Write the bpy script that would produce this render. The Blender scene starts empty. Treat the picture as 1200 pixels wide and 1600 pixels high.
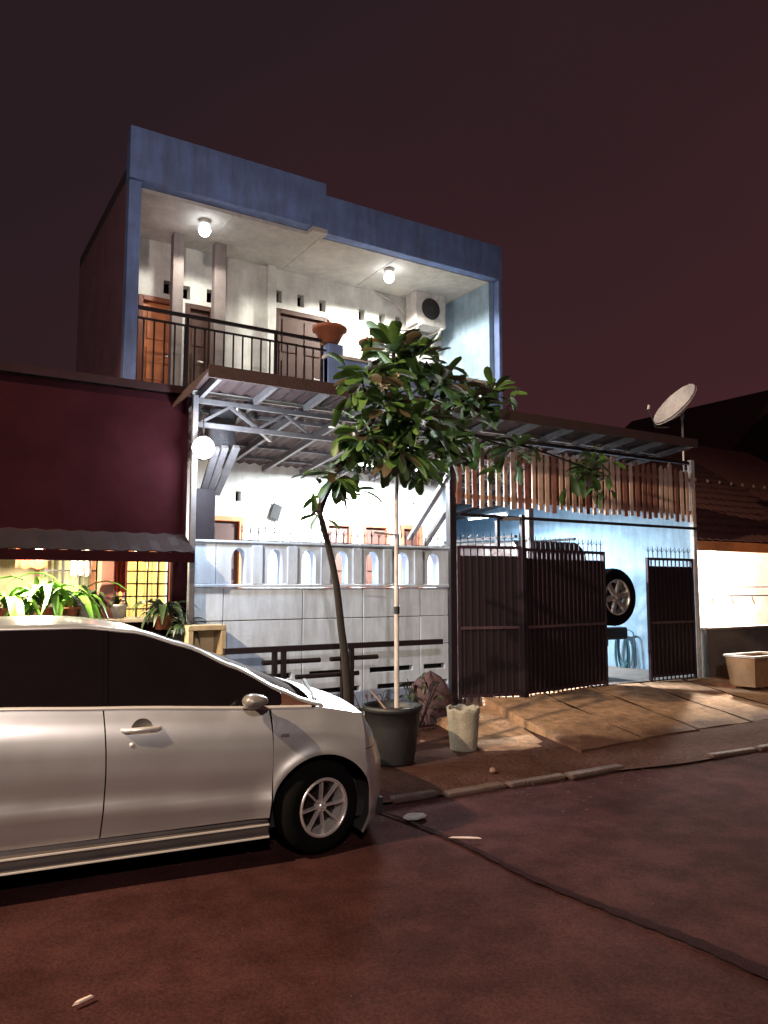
import bpy, bmesh, math, random
from mathutils import Vector, Matrix
random.seed(7)
PI = math.pi
R = math.radians
SC = bpy.context.scene
COL = SC.collection

# ------------------------------------------------------------------ camera, sky, exposure
# world axes: +X along the house front (to the right), +Y into the plots, +Z up. Gate hinge post stands at X=0, Y=0.
F = 1200.0 / 1600.0 * 36.0
CAM = Vector((-5.907, -7.99, 1.71))
YAW, PITCH = math.atan2(.522, .853), math.atan(115 / 1200)
cam_d = bpy.data.cameras.new('camera')
cam = bpy.data.objects.new('camera', cam_d)
COL.objects.link(cam)
cam.location = CAM
cam.rotation_euler = (PI / 2 + PITCH, 0, -YAW)
cam_d.sensor_fit = 'AUTO'
cam_d.sensor_width = 36
cam_d.lens = F
cam_d.clip_end = 800
SC.camera = cam
SC.view_settings.view_transform = 'Standard'
SC.view_settings.look = 'None'
SC.view_settings.exposure = 0
SC.view_settings.gamma = 1
SC.cycles.use_denoising = True
SC.cycles.max_bounces = 6
SC.cycles.sample_clamp_indirect = 6
SC.render.film_transparent = False

world = bpy.data.worlds.new('World')
SC.world = world
world.use_nodes = True
nt = world.node_tree
nt.nodes.clear()
out = nt.nodes.new('ShaderNodeOutputWorld')
bg = nt.nodes.new('ShaderNodeBackground')
tc = nt.nodes.new('ShaderNodeTexCoord')
sep = nt.nodes.new('ShaderNodeSeparateXYZ')
mth = nt.nodes.new('ShaderNodeVectorMath'); mth.operation = 'DOT_PRODUCT'
mth.inputs[1].default_value = (0.75, 0.1, -0.95)
noi = nt.nodes.new('ShaderNodeTexNoise'); noi.inputs['Scale'].default_value = 2.2; noi.inputs['Detail'].default_value = 5
add = nt.nodes.new('ShaderNodeMath'); add.operation = 'MULTIPLY_ADD'; add.inputs[1].default_value = .55
rmp = nt.nodes.new('ShaderNodeValToRGB')
rmp.color_ramp.elements[0].position = 0.0; rmp.color_ramp.elements[0].color = (.021, .0115, .0145, 1)
rmp.color_ramp.elements[1].position = 1.0; rmp.color_ramp.elements[1].color = (.060, .0185, .021, 1)
L = nt.links.new
L(tc.outputs['Generated'], mth.inputs[0]); L(tc.outputs['Generated'], noi.inputs['Vector'])
L(noi.outputs['Fac'], add.inputs[0]); L(mth.outputs['Value'], add.inputs[2])
L(add.outputs[0], rmp.inputs['Fac']); L(rmp.outputs['Color'], bg.inputs['Color'])
bg.inputs['Strength'].default_value = 1.0
L(bg.outputs[0], out.inputs['Surface'])

def at(px, py, X=None, Y=None, Z=None):
    """the point of a real plane (X=, Y= or Z= const) seen at a pixel of the 1200x1600 photograph"""
    d = cam.rotation_euler.to_matrix() @ Vector(((px - 600) / 1200, (800 - py) / 1200, -1))
    if X is not None: t = (X - CAM.x) / d.x
    elif Y is not None: t = (Y - CAM.y) / d.y
    else: t = (Z - CAM.z) / d.z
    return CAM + d * t

# ------------------------------------------------------------------ materials
MATS = {}
def mat(name, col, rough=.7, metal=0., var=.18, scale=6., bump=.15, bscale=None, emit=None, estr=0, coat=0, col2=None, grime=0, alpha=None, spec=None):
    if name in MATS: return MATS[name]
    m = bpy.data.materials.new(name); m.use_nodes = True
    n = m.node_tree; b = n.nodes['Principled BSDF']; l = n.links.new
    b.inputs['Roughness'].default_value = rough
    b.inputs['Metallic'].default_value = metal
    if coat: b.inputs['Coat Weight'].default_value = coat; b.inputs['Coat Roughness'].default_value = .04
    if spec is not None: b.inputs['Specular IOR Level'].default_value = spec
    c = tuple(col)
    c2 = tuple(col2) if col2 else tuple(max(0, v * (1 - var * 1.6)) for v in c)
    tcn = n.nodes.new('ShaderNodeTexCoord')
    no = n.nodes.new('ShaderNodeTexNoise'); no.inputs['Scale'].default_value = scale; no.inputs['Detail'].default_value = 8; no.inputs['Roughness'].default_value = .62
    l(tcn.outputs['Object'], no.inputs['Vector'])
    rp = n.nodes.new('ShaderNodeValToRGB')
    rp.color_ramp.elements[0].position = .35; rp.color_ramp.elements[0].color = (*c2, 1)
    rp.color_ramp.elements[1].position = .65; rp.color_ramp.elements[1].color = (*c, 1)
    l(no.outputs['Fac'], rp.inputs['Fac'])
    last = rp.outputs['Color']
    if grime:
        mp = n.nodes.new('ShaderNodeMapping'); mp.inputs['Scale'].default_value = (5, 5, .7)
        l(tcn.outputs['Object'], mp.inputs['Vector'])
        g = n.nodes.new('ShaderNodeTexNoise'); g.inputs['Scale'].default_value = 1.6; g.inputs['Detail'].default_value = 9; g.inputs['Roughness'].default_value = .7
        l(mp.outputs[0], g.inputs['Vector'])
        gr = n.nodes.new('ShaderNodeValToRGB'); gr.color_ramp.elements[0].position = .42; gr.color_ramp.elements[1].position = .68
        gr.color_ramp.elements[0].color = (0, 0, 0, 1); gr.color_ramp.elements[1].color = (grime, grime, grime, 1)
        l(g.outputs['Fac'], gr.inputs['Fac'])
        mx = n.nodes.new('ShaderNodeMix'); mx.data_type = 'RGBA'
        l(gr.outputs['Color'], mx.inputs['Factor']); l(last, mx.inputs['A']); mx.inputs['B'].default_value = (.10, .075, .06, 1)
        last = mx.outputs['Result']
    l(last, b.inputs['Base Color'])
    if bump:
        bn = n.nodes.new('ShaderNodeTexNoise'); bn.inputs['Scale'].default_value = bscale or scale * 8; bn.inputs['Detail'].default_value = 6
        l(tcn.outputs['Object'], bn.inputs['Vector'])
        bu = n.nodes.new('ShaderNodeBump'); bu.inputs['Strength'].default_value = bump; bu.inputs['Distance'].default_value = .02
        l(bn.outputs['Fac'], bu.inputs['Height']); l(bu.outputs[0], b.inputs['Normal'])
    if emit:
        b.inputs['Emission Color'].default_value = (*emit, 1); b.inputs['Emission Strength'].default_value = estr
    MATS[name] = m
    return m

M_blue = mat('blue_paint', (.21, .32, .66), .75, scale=3, grime=.45)
M_bluefence = mat('pale_blue_fence_paint', (.52, .62, .76), .8, scale=4, grime=.35, bump=.14, col2=(.45, .53, .66))
M_bluewall = mat('pale_blue_wall', (.36, .52, .66), .8, scale=3, grime=.35)
M_white = mat('white_wall_paint', (.72, .72, .68), .8, scale=3, grime=.2)
M_ceil = mat('white_ceiling', (.70, .67, .62), .85, scale=2, grime=.2)
M_cement = mat('raw_cement', (.06, .035, .04), .9, scale=3, grime=.4, bump=.4)
M_maroon = mat('maroon_paint', (.015, .0034, .0048), .95, spec=.02, scale=2.5, bump=.2)
M_wood = mat('brown_door_wood', (.24, .075, .035), .5, scale=5, bump=.1)
M_orange = mat('orange_door_frame', (.55, .19, .07), .5, scale=5, bump=.1)
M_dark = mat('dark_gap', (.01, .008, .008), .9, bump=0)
M_iron = mat('black_iron', (.020, .013, .018), .5, .3, scale=20, bump=.2)
M_ironp = mat('purple_brown_gate_paint', (.036, .017, .028), .45, .2, scale=15, bump=.15)
M_sheet = mat('gate_sheet', (.010, .005, .008), .6, .1, scale=4, bump=.1)
M_steel = mat('galvanised_steel', (.10, .09, .095), .6, .0, scale=12)
M_whitemetal = mat('white_metal_paint', (.66, .63, .60), .5, scale=10, grime=.3)
M_roofsheet = mat('old_red_roof_sheet', (.030, .012, .012), .8, scale=5, grime=.15, bump=.2)
M_under = mat('roof_underside', (.20, .16, .15), .8, scale=4, grime=.5)
M_picket = mat('weathered_brown_wood', (.56, .38, .31), .75, scale=9, bump=.4, grime=.3)
M_picket2 = mat('red_brown_wood', (.24, .10, .075), .75, scale=9, bump=.4)
M_tile = mat('clay_tile', (.125, .040, .035), .8, scale=7, grime=.3, bump=.3)
M_conc = mat('driveway_concrete', (.56, .34, .205), .95, spec=.08, scale=3.5, grime=.55, bump=.9, bscale=38, col2=(.33, .20, .115))
M_leafg = mat('tree_leaf_green', (.075, .150, .028), .45, scale=5, bump=.15, col2=(.042, .085, .020))
M_leafb = mat('tree_leaf_bronze', (.062, .046, .022), .42, scale=5, bump=.15)
M_bark = mat('dark_bark', (.016, .010, .009), .85, scale=14, bump=.6)
M_pot = mat('black_pot_plastic', (.022, .022, .024), .5, scale=8, bump=.2)
M_soil = mat('soil', (.035, .022, .016), .95, scale=14, bump=.8)
M_bright = mat('bright_leaf', (.19, .42, .06), .4, scale=9, bump=.1, col2=(.12, .30, .04))
M_darkleaf = mat('dark_leaf', (.035, .060, .022), .45, scale=9, bump=.1)
M_redleaf = mat('maroon_leaf', (.055, .020, .022), .55, scale=9, bump=.1)
M_terra = mat('terracotta', (.42, .13, .06), .7, scale=9, bump=.3)
M_bulb = mat('lit_lamp_glass', (.9, .9, .9), .3, bump=0, emit=(.93, .97, 1), estr=14)
M_bulbw = mat('lit_warm_lamp_glass', (.9, .9, .9), .3, bump=0, emit=(1, .93, .80), estr=12)
M_rubber = mat('tyre_rubber', (.004, .0035, .0035), .95, spec=.06, scale=30, bump=.3)
M_rimm = mat('rim_alloy', (.85, .78, .75), .26, .75, var=.05, bump=0)
M_chrome = mat('chrome', (.78, .74, .70), .32, .55, var=.05, bump=0)
M_glassdark = mat('tinted_window_glass', (.006, .004, .005), .015, 0, var=.1, bump=0, spec=.35)
M_blackpl = mat('black_plastic', (.018, .016, .017), .5, scale=20, bump=.1)
M_cream = mat('cream_wall', (.62, .50, .30), .8, scale=3, grime=.2)
M_paper = mat('pale_scrap', (.55, .42, .38), .8, scale=20)

def paint_mat():
    m = mat('silver_car_paint', (.60, .595, .60), .34, .80, var=.04, scale=2.0, bump=0, coat=.5)
    n = m.node_tree; b = n.nodes['Principled BSDF']
    t = n.nodes.new('ShaderNodeTexCoord'); q = n.nodes.new('ShaderNodeTexNoise')
    q.inputs['Scale'].default_value = 3.5; q.inputs['Detail'].default_value = 7
    n.links.new(t.outputs['Object'], q.inputs['Vector'])
    mr = n.nodes.new('ShaderNodeMapRange'); mr.inputs['To Min'].default_value = .27; mr.inputs['To Max'].default_value = .45
    n.links.new(q.outputs['Fac'], mr.inputs['Value']); n.links.new(mr.outputs[0], b.inputs['Roughness'])
    b.inputs['Coat Roughness'].default_value = .10
    return m
M_car = paint_mat()

def asphalt():
    m = bpy.data.materials.new('asphalt'); m.use_nodes = True
    n = m.node_tree; b = n.nodes['Principled BSDF']; l = n.links.new
    t = n.nodes.new('ShaderNodeTexCoord')
    def noise(s, d=8, r=.6):
        q = n.nodes.new('ShaderNodeTexNoise'); q.inputs['Scale'].default_value = s; q.inputs['Detail'].default_value = d; q.inputs['Roughness'].default_value = r
        l(t.outputs['Object'], q.inputs['Vector']); return q
    a = noise(.55); f = noise(60, 4, .8); c = noise(3.2)
    r1 = n.nodes.new('ShaderNodeValToRGB')
    r1.color_ramp.elements[0].position = .35; r1.color_ramp.elements[0].color = (.031, .0135, .0140, 1)
    r1.color_ramp.elements[1].position = .66; r1.color_ramp.elements[1].color = (.050, .0215, .0220, 1)
    l(a.outputs['Fac'], r1.inputs['Fac'])
    r2 = n.nodes.new('ShaderNodeValToRGB')
    r2.color_ramp.elements[0].position = .30; r2.color_ramp.elements[0].color = (.55, .52, .5, 1)
    r2.color_ramp.elements[1].position = .72; r2.color_ramp.elements[1].color = (1.45, 1.35, 1.25, 1)
    l(f.outputs['Fac'], r2.inputs['Fac'])
    r3 = n.nodes.new('ShaderNodeValToRGB')
    r3.color_ramp.elements[0].position = .38; r3.color_ramp.elements[0].color = (.72, .72, .72, 1)
    r3.color_ramp.elements[1].position = .62; r3.color_ramp.elements[1].color = (1.12, 1.1, 1.06, 1)
    l(c.outputs['Fac'], r3.inputs['Fac'])
    x1 = n.nodes.new('ShaderNodeMix'); x1.data_type = 'RGBA'; x1.blend_type = 'MULTIPLY'; x1.inputs['Factor'].default_value = 1
    l(r1.outputs[0], x1.inputs['A']); l(r2.outputs[0], x1.inputs['B'])
    x2 = n.nodes.new('ShaderNodeMix'); x2.data_type = 'RGBA'; x2.blend_type = 'MULTIPLY'; x2.inputs['Factor'].default_value = 1
    l(x1.outputs['Result'], x2.inputs['A']); l(r3.outputs[0], x2.inputs['B'])
    l(x2.outputs['Result'], b.inputs['Base Color'])
    b.inputs['Roughness'].default_value = 1; b.inputs['Specular IOR Level'].default_value = .02
    bu = n.nodes.new('ShaderNodeBump'); bu.inputs['Strength'].default_value = .8; bu.inputs['Distance'].default_value = .012
    l(f.outputs['Fac'], bu.inputs['Height']); l(bu.outputs[0], b.inputs['Normal'])
    return m
M_asph = asphalt()

# ------------------------------------------------------------------ mesh builder and object helpers
class MB:
    def __init__(s): s.v = []; s.f = []; s.sm = []
    def _add(s, vs, fs, smooth=False):
        o = len(s.v); s.v += [tuple(v) for v in vs]; s.f += [tuple(o + i for i in f) for f in fs]; s.sm += [smooth] * len(fs)
        return s
    def box(s, x0, y0, z0, x1, y1, z1, M=None):
        vs = [Vector(p) for p in ((x0,y0,z0),(x1,y0,z0),(x1,y1,z0),(x0,y1,z0),(x0,y0,z1),(x1,y0,z1),(x1,y1,z1),(x0,y1,z1))]
        if M: vs = [M @ v for v in vs]
        return s._add(vs, [(0,3,2,1),(4,5,6,7),(0,1,5,4),(1,2,6,5),(2,3,7,6),(3,0,4,7)])
    def cbox(s, c, sx, sy, sz, rot=None):
        M = Matrix.Translation(Vector(c)) @ (rot.to_4x4() if rot else Matrix.Identity(4))
        return s.box(-sx/2, -sy/2, -sz/2, sx/2, sy/2, sz/2, M)
    def beam(s, a, b, w, h=None, up=Vector((0,0,1))):
        a, b = Vector(a), Vector(b); d = b - a; ln = d.length
        h = h or w
        z = d.normalized(); x = z.cross(up)
        if x.length < 1e-3: x = Vector((1,0,0))
        x.normalize(); y = z.cross(x)
        M = Matrix((x, y, z)).transposed().to_4x4(); M.translation = a
        return s.box(-w/2, -h/2, 0, w/2, h/2, ln, M)
    def tube(s, pts, r, n=8, cap=True):
        pts = [Vector(p) for p in pts]
        rs = r if isinstance(r, (list, tuple)) else [r] * len(pts)
        rings = []; ref = None
        for i, p in enumerate(pts):
            d = (pts[min(i+1, len(pts)-1)] - pts[max(i-1, 0)]).normalized()
            if ref is None:
                ref = d.cross(Vector((0,0,1)))
                if ref.length < 1e-2: ref = d.cross(Vector((1,0,0)))
            ref = (ref - d * ref.dot(d)).normalized(); b = d.cross(ref)
            rings.append([p + (ref * math.cos(2*PI*k/n) + b * math.sin(2*PI*k/n)) * rs[i] for k in range(n)])
        vs = [v for rg in rings for v in rg]; fs = []
        for i in range(len(pts)-1):
            for k in range(n):
                fs.append((i*n+k, i*n+(k+1)%n, (i+1)*n+(k+1)%n, (i+1)*n+k))
        s._add(vs, fs, True)
        if cap:
            s._add(rings[0][::-1], [tuple(range(n))]); s._add(rings[-1], [tuple(range(n))])
        return s
    def lathe(s, prof, n=24, M=None, smooth=True):
        vs = []
        for r, z in prof:
            for k in range(n):
                v = Vector((r*math.cos(2*PI*k/n), r*math.sin(2*PI*k/n), z)); vs.append(M @ v if M else v)
        fs = []
        for i in range(len(prof)-1):
            for k in range(n): fs.append((i*n+k, i*n+(k+1)%n, (i+1)*n+(k+1)%n, (i+1)*n+k))
        return s._add(vs, fs, smooth)
    def grid(s, rows, smooth=True):
        m = len(rows[0]); vs = [p for r in rows for p in r]; fs = []
        for i in range(len(rows)-1):
            for j in range(m-1): fs.append((i*m+j, i*m+j+1, (i+1)*m+j+1, (i+1)*m+j))
        return s._add(vs, fs, smooth)
    def prism(s, poly, y0, y1):       # polygon in XZ, pushed along Y
        n = len(poly); vs = [(x, y0, z) for x, z in poly] + [(x, y1, z) for x, z in poly]
        fs = [tuple(range(n)), tuple(range(2*n-1, n-1, -1))] + [(i, i+n, (i+1)%n+n, (i+1)%n) for i in range(n)]
        return s._add(vs, fs)
    def mesh(s, name, m):
        me = bpy.data.meshes.new(name); me.from_pydata(s.v, [], s.f)
        me.polygons.foreach_set('use_smooth', s.sm); me.materials.append(m)
        bm = bmesh.new(); bm.from_mesh(me); bmesh.ops.recalc_face_normals(bm, faces=bm.faces); bm.to_mesh(me); bm.free()
        me.update(); return me
    def build(s, name, m, parent=None, bevel=0, solid=0, weld=False):
        me = s.mesh(name, m)
        if weld or bevel:
            bm = bmesh.new(); bm.from_mesh(me); bmesh.ops.remove_doubles(bm, verts=bm.verts, dist=1e-5); bmesh.ops.recalc_face_normals(bm, faces=bm.faces); bm.to_mesh(me); bm.free()
        o = bpy.data.objects.new(name, me); COL.objects.link(o)
        if parent: o.parent = parent; o.matrix_parent_inverse = WINV(parent)
        if solid:
            q = o.modifiers.new('solid', 'SOLIDIFY'); q.thickness = solid; q.offset = -1
        if bevel:
            q = o.modifiers.new('bevel', 'BEVEL'); q.width = bevel; q.segments = 2; q.limit_method = 'ANGLE'; q.harden_normals = False
        return o
def WORLD(p):
    M = p.matrix_basis.copy()
    if p.parent: M = WORLD(p.parent) @ p.matrix_parent_inverse @ M
    return M
def WINV(p): return WORLD(p).inverted()
def local(o):    # build the following parts in the thing's own axes
    o.matrix_parent_inverse = Matrix.Identity(4); return o
def thing(name, label, cat, loc=(0,0,0), rz=0, group=None):
    o = bpy.data.objects.new(name, None); COL.objects.link(o); o.empty_display_size = .1
    o.location = loc; o.rotation_euler = (0, 0, rz); o['label'] = label; o['category'] = cat
    if group: o['group'] = group
    return o
def tag(o, label, cat, group=None):
    o['label'] = label; o['category'] = cat
    if group: o['group'] = group
    return o
def struct(o, kind='structure'): o['kind'] = kind; return o
def inst(name, me, parent, loc, rot=None, scale=None):
    o = bpy.data.objects.new(name, me); COL.objects.link(o)
    M = Matrix.Translation(Vector(loc))
    if rot is not None: M = M @ (rot.to_4x4())
    if scale: M = M @ Matrix.Diagonal((*scale, 1))
    o.parent = parent; o.matrix_basis = M; o.matrix_parent_inverse = WINV(parent)
    return o
def euler(x, y, z): return Matrix.Rotation(z, 4, 'Z') @ Matrix.Rotation(y, 4, 'Y') @ Matrix.Rotation(x, 4, 'X')
def wall_cells(x0, x1, z0, z1, y0, y1, holes, mb=None):
    """a wall slab in XZ with rectangular openings (real depth)"""
    mb = mb or MB()
    xs = sorted({x0, x1, *[v for h in holes for v in (h[0], h[1]) if x0 < v < x1]})
    zs = sorted({z0, z1, *[v for h in holes for v in (h[2], h[3]) if z0 < v < z1]})
    def full(i, j):
        if i < 0 or j < 0 or i >= len(xs)-1 or j >= len(zs)-1: return False
        cx, cz = (xs[i]+xs[i+1])/2, (zs[j]+zs[j+1])/2
        return not any(h[0] < cx < h[1] and h[2] < cz < h[3] for h in holes)
    for i in range(len(xs)-1):
        for j in range(len(zs)-1):
            if not full(i, j): continue
            a, b, c, d = xs[i], xs[i+1], zs[j], zs[j+1]
            mb._add([(a,y0,c),(b,y0,c),(b,y0,d),(a,y0,d)], [(0,1,2,3)]); mb._add([(a,y1,c),(b,y1,c),(b,y1,d),(a,y1,d)], [(3,2,1,0)])
            if not full(i-1, j): mb._add([(a,y0,c),(a,y1,c),(a,y1,d),(a,y0,d)], [(3,2,1,0)])
            if not full(i+1, j): mb._add([(b,y0,c),(b,y1,c),(b,y1,d),(b,y0,d)], [(0,1,2,3)])
            if not full(i, j-1): mb._add([(a,y0,c),(b,y0,c),(b,y1,c),(a,y1,c)], [(3,2,1,0)])
            if not full(i, j+1): mb._add([(a,y0,d),(b,y0,d),(b,y1,d),(a,y1,d)], [(0,1,2,3)])
    return mb
def lamp(name, kind, loc, energy, color, size=.1, target=None, spot=None):
    d = bpy.data.lights.new(name, kind); d.energy = energy; d.color = color
    if kind == 'SPOT': d.spot_size = spot; d.spot_blend = .6; d.shadow_soft_size = size
    elif kind == 'POINT': d.shadow_soft_size = size
    elif kind == 'AREA': d.shape = 'RECTANGLE'; d.size, d.size_y = size
    o = bpy.data.objects.new(name, d); COL.objects.link(o); o.location = loc
    if target is not None: o.rotation_euler = (Vector(target) - Vector(loc)).to_track_quat('-Z', 'Y').to_euler()
    return o

def foot_dirt_shade(m):     # darkens the foot of the ramp: dirt, with shade painted in
    n = m.node_tree; b = n.nodes['Principled BSDF']; l = n.links.new
    src = b.inputs['Base Color'].links[0].from_socket
    t = n.nodes.new('ShaderNodeTexCoord'); sp_ = n.nodes.new('ShaderNodeSeparateXYZ'); l(t.outputs['Object'], sp_.inputs[0])
    q = n.nodes.new('ShaderNodeTexNoise'); q.inputs['Scale'].default_value = 1.7; q.inputs['Detail'].default_value = 7; l(t.outputs['Object'], q.inputs['Vector'])
    a1 = n.nodes.new('ShaderNodeMath'); a1.operation = 'MULTIPLY_ADD'; a1.inputs[1].default_value = 1.5; l(q.outputs['Fac'], a1.inputs[0])
    neg = n.nodes.new('ShaderNodeMath'); neg.operation = 'MULTIPLY'; neg.inputs[1].default_value = -1; l(sp_.outputs['Y'], neg.inputs[0]); l(neg.outputs[0], a1.inputs[2])
    mr = n.nodes.new('ShaderNodeMapRange'); mr.inputs['From Min'].default_value = 2.25; mr.inputs['From Max'].default_value = 3.0; l(a1.outputs[0], mr.inputs['Value'])
    mx = n.nodes.new('ShaderNodeMix'); mx.data_type = 'RGBA'; l(mr.outputs[0], mx.inputs['Factor']); l(src, mx.inputs['A']); mx.inputs['B'].default_value = (.075, .036, .026, 1)
    l(mx.outputs['Result'], b.inputs['Base Color'])
foot_dirt_shade(M_conc)

# ------------------------------------------------------------------ ground, road, driveway
def hnoise(x, y):
    return .5*math.sin(x*1.7+y*.9)+.3*math.sin(x*3.1-y*2.3+1)+.2*math.sin(x*6.3+y*5.1+2)
g = MB(); g._add([(-300,-300,-.03),(300,-300,-.03),(300,300,-.03),(-300,300,-.03)], [(0,1,2,3)])
struct(g.build('ground', mat('bare_soil', (.06, .035, .028), .95, scale=1.5, bump=.6)))
def edge_y(x): return -2.78 - .10*math.sin(x*.55+.4) - .035*math.sin(x*2.9) - .05*max(0, min(3, x+2))
rows = []
for j in range(61):
    row = []
    for i in range(161):
        x = -22 + i*.25; f = j/60; y = -13 + f*(edge_y(x)+13)
        row.append((x, y, .0 + .006*hnoise(x*.8, y*.8) - .012*abs(f-.5)*2))
    rows.append(row)
struct(MB().grid(rows).build('road', M_asph))
# dirty verge between road and plots, rising a little to the fence
rows = []
for j in range(31):
    row = []
    for i in range(161):
        x = -22 + i*.25; f = j/30; y0 = edge_y(x); y = y0 + f*(0.35-y0)
        row.append((x, y, .004 + .05*min(1, f*6) + .07*f + .004*hnoise(x*3, y*3)*min(1, f*5)))
    rows.append(row)
struct(MB().grid(rows).build('verge', mat('verge_dirt', (.062, .028, .022), 1, spec=.03, scale=2.2, bump=1.0, bscale=25, grime=.25)))
# broken kerb strip at the road edge
kb = thing('kerb_edge', 'broken pale concrete edging strip along the far side of the road', 'kerb')
kb['kind'] = 'structure'; del kb['category']
random.seed(3); x = -3.4
while x < 9:
    w = random.uniform(.35, .8); 
    if random.random() < .62:
        yy = edge_y(x+w/2)
        m = MB(); m.cbox((x+w/2, yy+.03, .004+random.uniform(-.006, .008)), w-.03, random.uniform(.07, .12), .05, euler(0, random.uniform(-.02,.02), random.uniform(-.05,.05)))
        m.build('kerb_stone', mat('kerb_concrete', (.075, .040, .032), .9, scale=6, bump=.8, grime=.5), kb, bevel=.018)
    x += w
# cast shadow line painted as a dark strip, and scraps on the road
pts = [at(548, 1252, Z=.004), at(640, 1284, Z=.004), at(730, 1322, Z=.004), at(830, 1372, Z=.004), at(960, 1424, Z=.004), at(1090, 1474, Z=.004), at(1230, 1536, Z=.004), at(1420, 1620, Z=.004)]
def smoothpath(p, n=10):
    o = []
    for i in range(len(p)-1):
        a = p[max(i-1,0)]; b = p[i]; c = p[i+1]; d = p[min(i+2,len(p)-1)]
        for k in range(n):
            t = k/n
            o.append(.5*((2*b)+(c-a)*t+(2*a-5*b+4*c-d)*t*t+(-a+3*b-3*c+d)*t**3))
    o.append(p[-1]); return o
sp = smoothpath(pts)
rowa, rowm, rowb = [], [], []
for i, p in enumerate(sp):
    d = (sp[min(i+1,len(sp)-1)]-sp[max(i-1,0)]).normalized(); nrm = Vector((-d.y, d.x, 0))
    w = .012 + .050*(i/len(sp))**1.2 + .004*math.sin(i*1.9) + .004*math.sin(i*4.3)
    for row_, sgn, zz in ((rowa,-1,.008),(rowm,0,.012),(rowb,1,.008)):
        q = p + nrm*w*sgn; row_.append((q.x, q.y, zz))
struct(MB().grid([rowa, rowm, rowb]).build('shadow_strip', mat('shadow_dark', (.019, .0075, .0078), 1, spec=.02, scale=12, bump=.8)))
for px, py, w, d, a, lab, m in ((648, 1277, .22, .16, .3, 'pale flattened patch of grit on the road by the car front wheel', mat('grit', (.14,.09,.07), .9, scale=25, bump=1)),
                                (130, 1566, .11, .022, .35, 'faded pale scrap lying at the near left of the road', M_paper),
                                (883, 1170, .11, .09, .2, 'small pale pink scrap on the verge below the driveway', M_paper),
                                (728, 1311, .24, .014, -.62, 'thin pale stick lying along the dark shadow strip in the road', M_paper)):
    p = at(px, py, Z=.012 if py > 1200 else .05)
    m_ = MB(); n = 9
    poly = [(w/2*math.cos(2*PI*k/n)*random.uniform(.8,1.1), d/2*math.sin(2*PI*k/n)*random.uniform(.8,1.1)) for k in range(n)]
    Mx = Matrix.Translation(p + Vector((0,0,.006))) @ Matrix.Rotation(a, 4, 'Z')
    vs = [Mx @ Vector((x, y, 0)) for x, y in poly] + [Mx @ Vector((x*.8, y*.8, .008)) for x, y in poly]
    m_._add(vs, [tuple(range(n, 2*n))] + [(i, (i+1)%n, (i+1)%n+n, i+n) for i in range(n)])
    tag(m_.build('road_scrap' if 'scrap' in lab else ('grit_patch' if 'patch' in lab else 'stick'), m), lab, 'scrap' if 'scrap' in lab else ('grit' if 'patch' in lab else 'stick'))

# fine grit and fallen leaf bits along the road edge
random.seed(12); gm = MB()
def grit(x, y, z, s_):
    k = [(x+s_*random.uniform(.5,1)*math.cos(a), y+s_*random.uniform(.5,1)*math.sin(a), z) for a in (0, 1.3, 2.6, 3.9, 5.2)]
    gm._add(k+[(x, y, z+s_*random.uniform(.2,.45))], [(0,1,5),(1,2,5),(2,3,5),(3,4,5),(4,0,5)])
for i in range(1100):
    x = random.uniform(-4.5, 8); d = random.gauss(.05, .35); y = edge_y(x)+d
    if y > -.3: continue
    grit(x, y, .004+(.05*min(1, max(0, d)*2) if d > 0 else 0)+.004, random.choice((.005,.006,.008,.010,.015)))
for i in range(380):
    x = random.uniform(-9, 8); y = random.uniform(-8, -2.9); grit(x, y, .003, random.choice((.003,.004,.005,.007)))
struct(gm.build('grit', mat('road_grit', (.085,.045,.035), .95, scale=30, bump=0, spec=.05)), 'stuff')
# driveway: sloping concrete slabs, each its own piece
drv = thing('driveway', 'worn concrete driveway ramp of large slabs rising to the gate', 'driveway')
drv['kind'] = 'structure'; del drv['category']
FLOOR = .30
random.seed(11)
def lerp0(a, b, t): return a+(b-a)*t
def slab(x0a, x0b, x1a, x1b, y_top, y_bot, z_top, z_bot, th=.16):
    nx, ny = 5, 9; top = []
    for j in range(ny):
        f = j/(ny-1); row = []
        for i in range(nx):
            u = i/(nx-1); xa = x0a+(x0b-x0a)*f; xb = x1a+(x1b-x1a)*f
            x = xa+(xb-xa)*u; yt = y_top; yb = y_bot + (.05*math.sin(x*1.3) if j == ny-1 else 0)
            y = yt + (yb-yt)*f; z = z_top+(z_bot-z_top)*(f**.9) + .008*hnoise(x*4, y*4)
            row.append(Vector((x, y, z)))
        top.append(row)
    m = MB(); m.grid(top)
    bord = [top[0][i] for i in range(nx)] + [top[j][-1] for j in range(1, ny)] + [top[-1][i] for i in range(nx-2, -1, -1)] + [top[j][0] for j in range(ny-2, 0, -1)]
    n = len(bord); low = [Vector((p.x, p.y, p.z-th)) for p in bord]
    m._add(bord + low, [(i, (i+1)%n, (i+1)%n+n, i+n) for i in range(n)])
    m.build('concrete_slab', M_conc, drv)
xs = [.42, 1.42, 2.40, 3.42, 4.42, 5.35]
for i in range(5):
    a, b = xs[i]+.02, xs[i+1]-.02
    sk = -.35 if i == 0 else -.30
    slab(a, a-.62+.02*i, b, b-.60+.02*i, -.04+random.uniform(-.02,.02), -2.36+.07*i+random.uniform(-.03,.03), FLOOR-.006*random.random()-.012*i, .092-.006*i)
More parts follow.
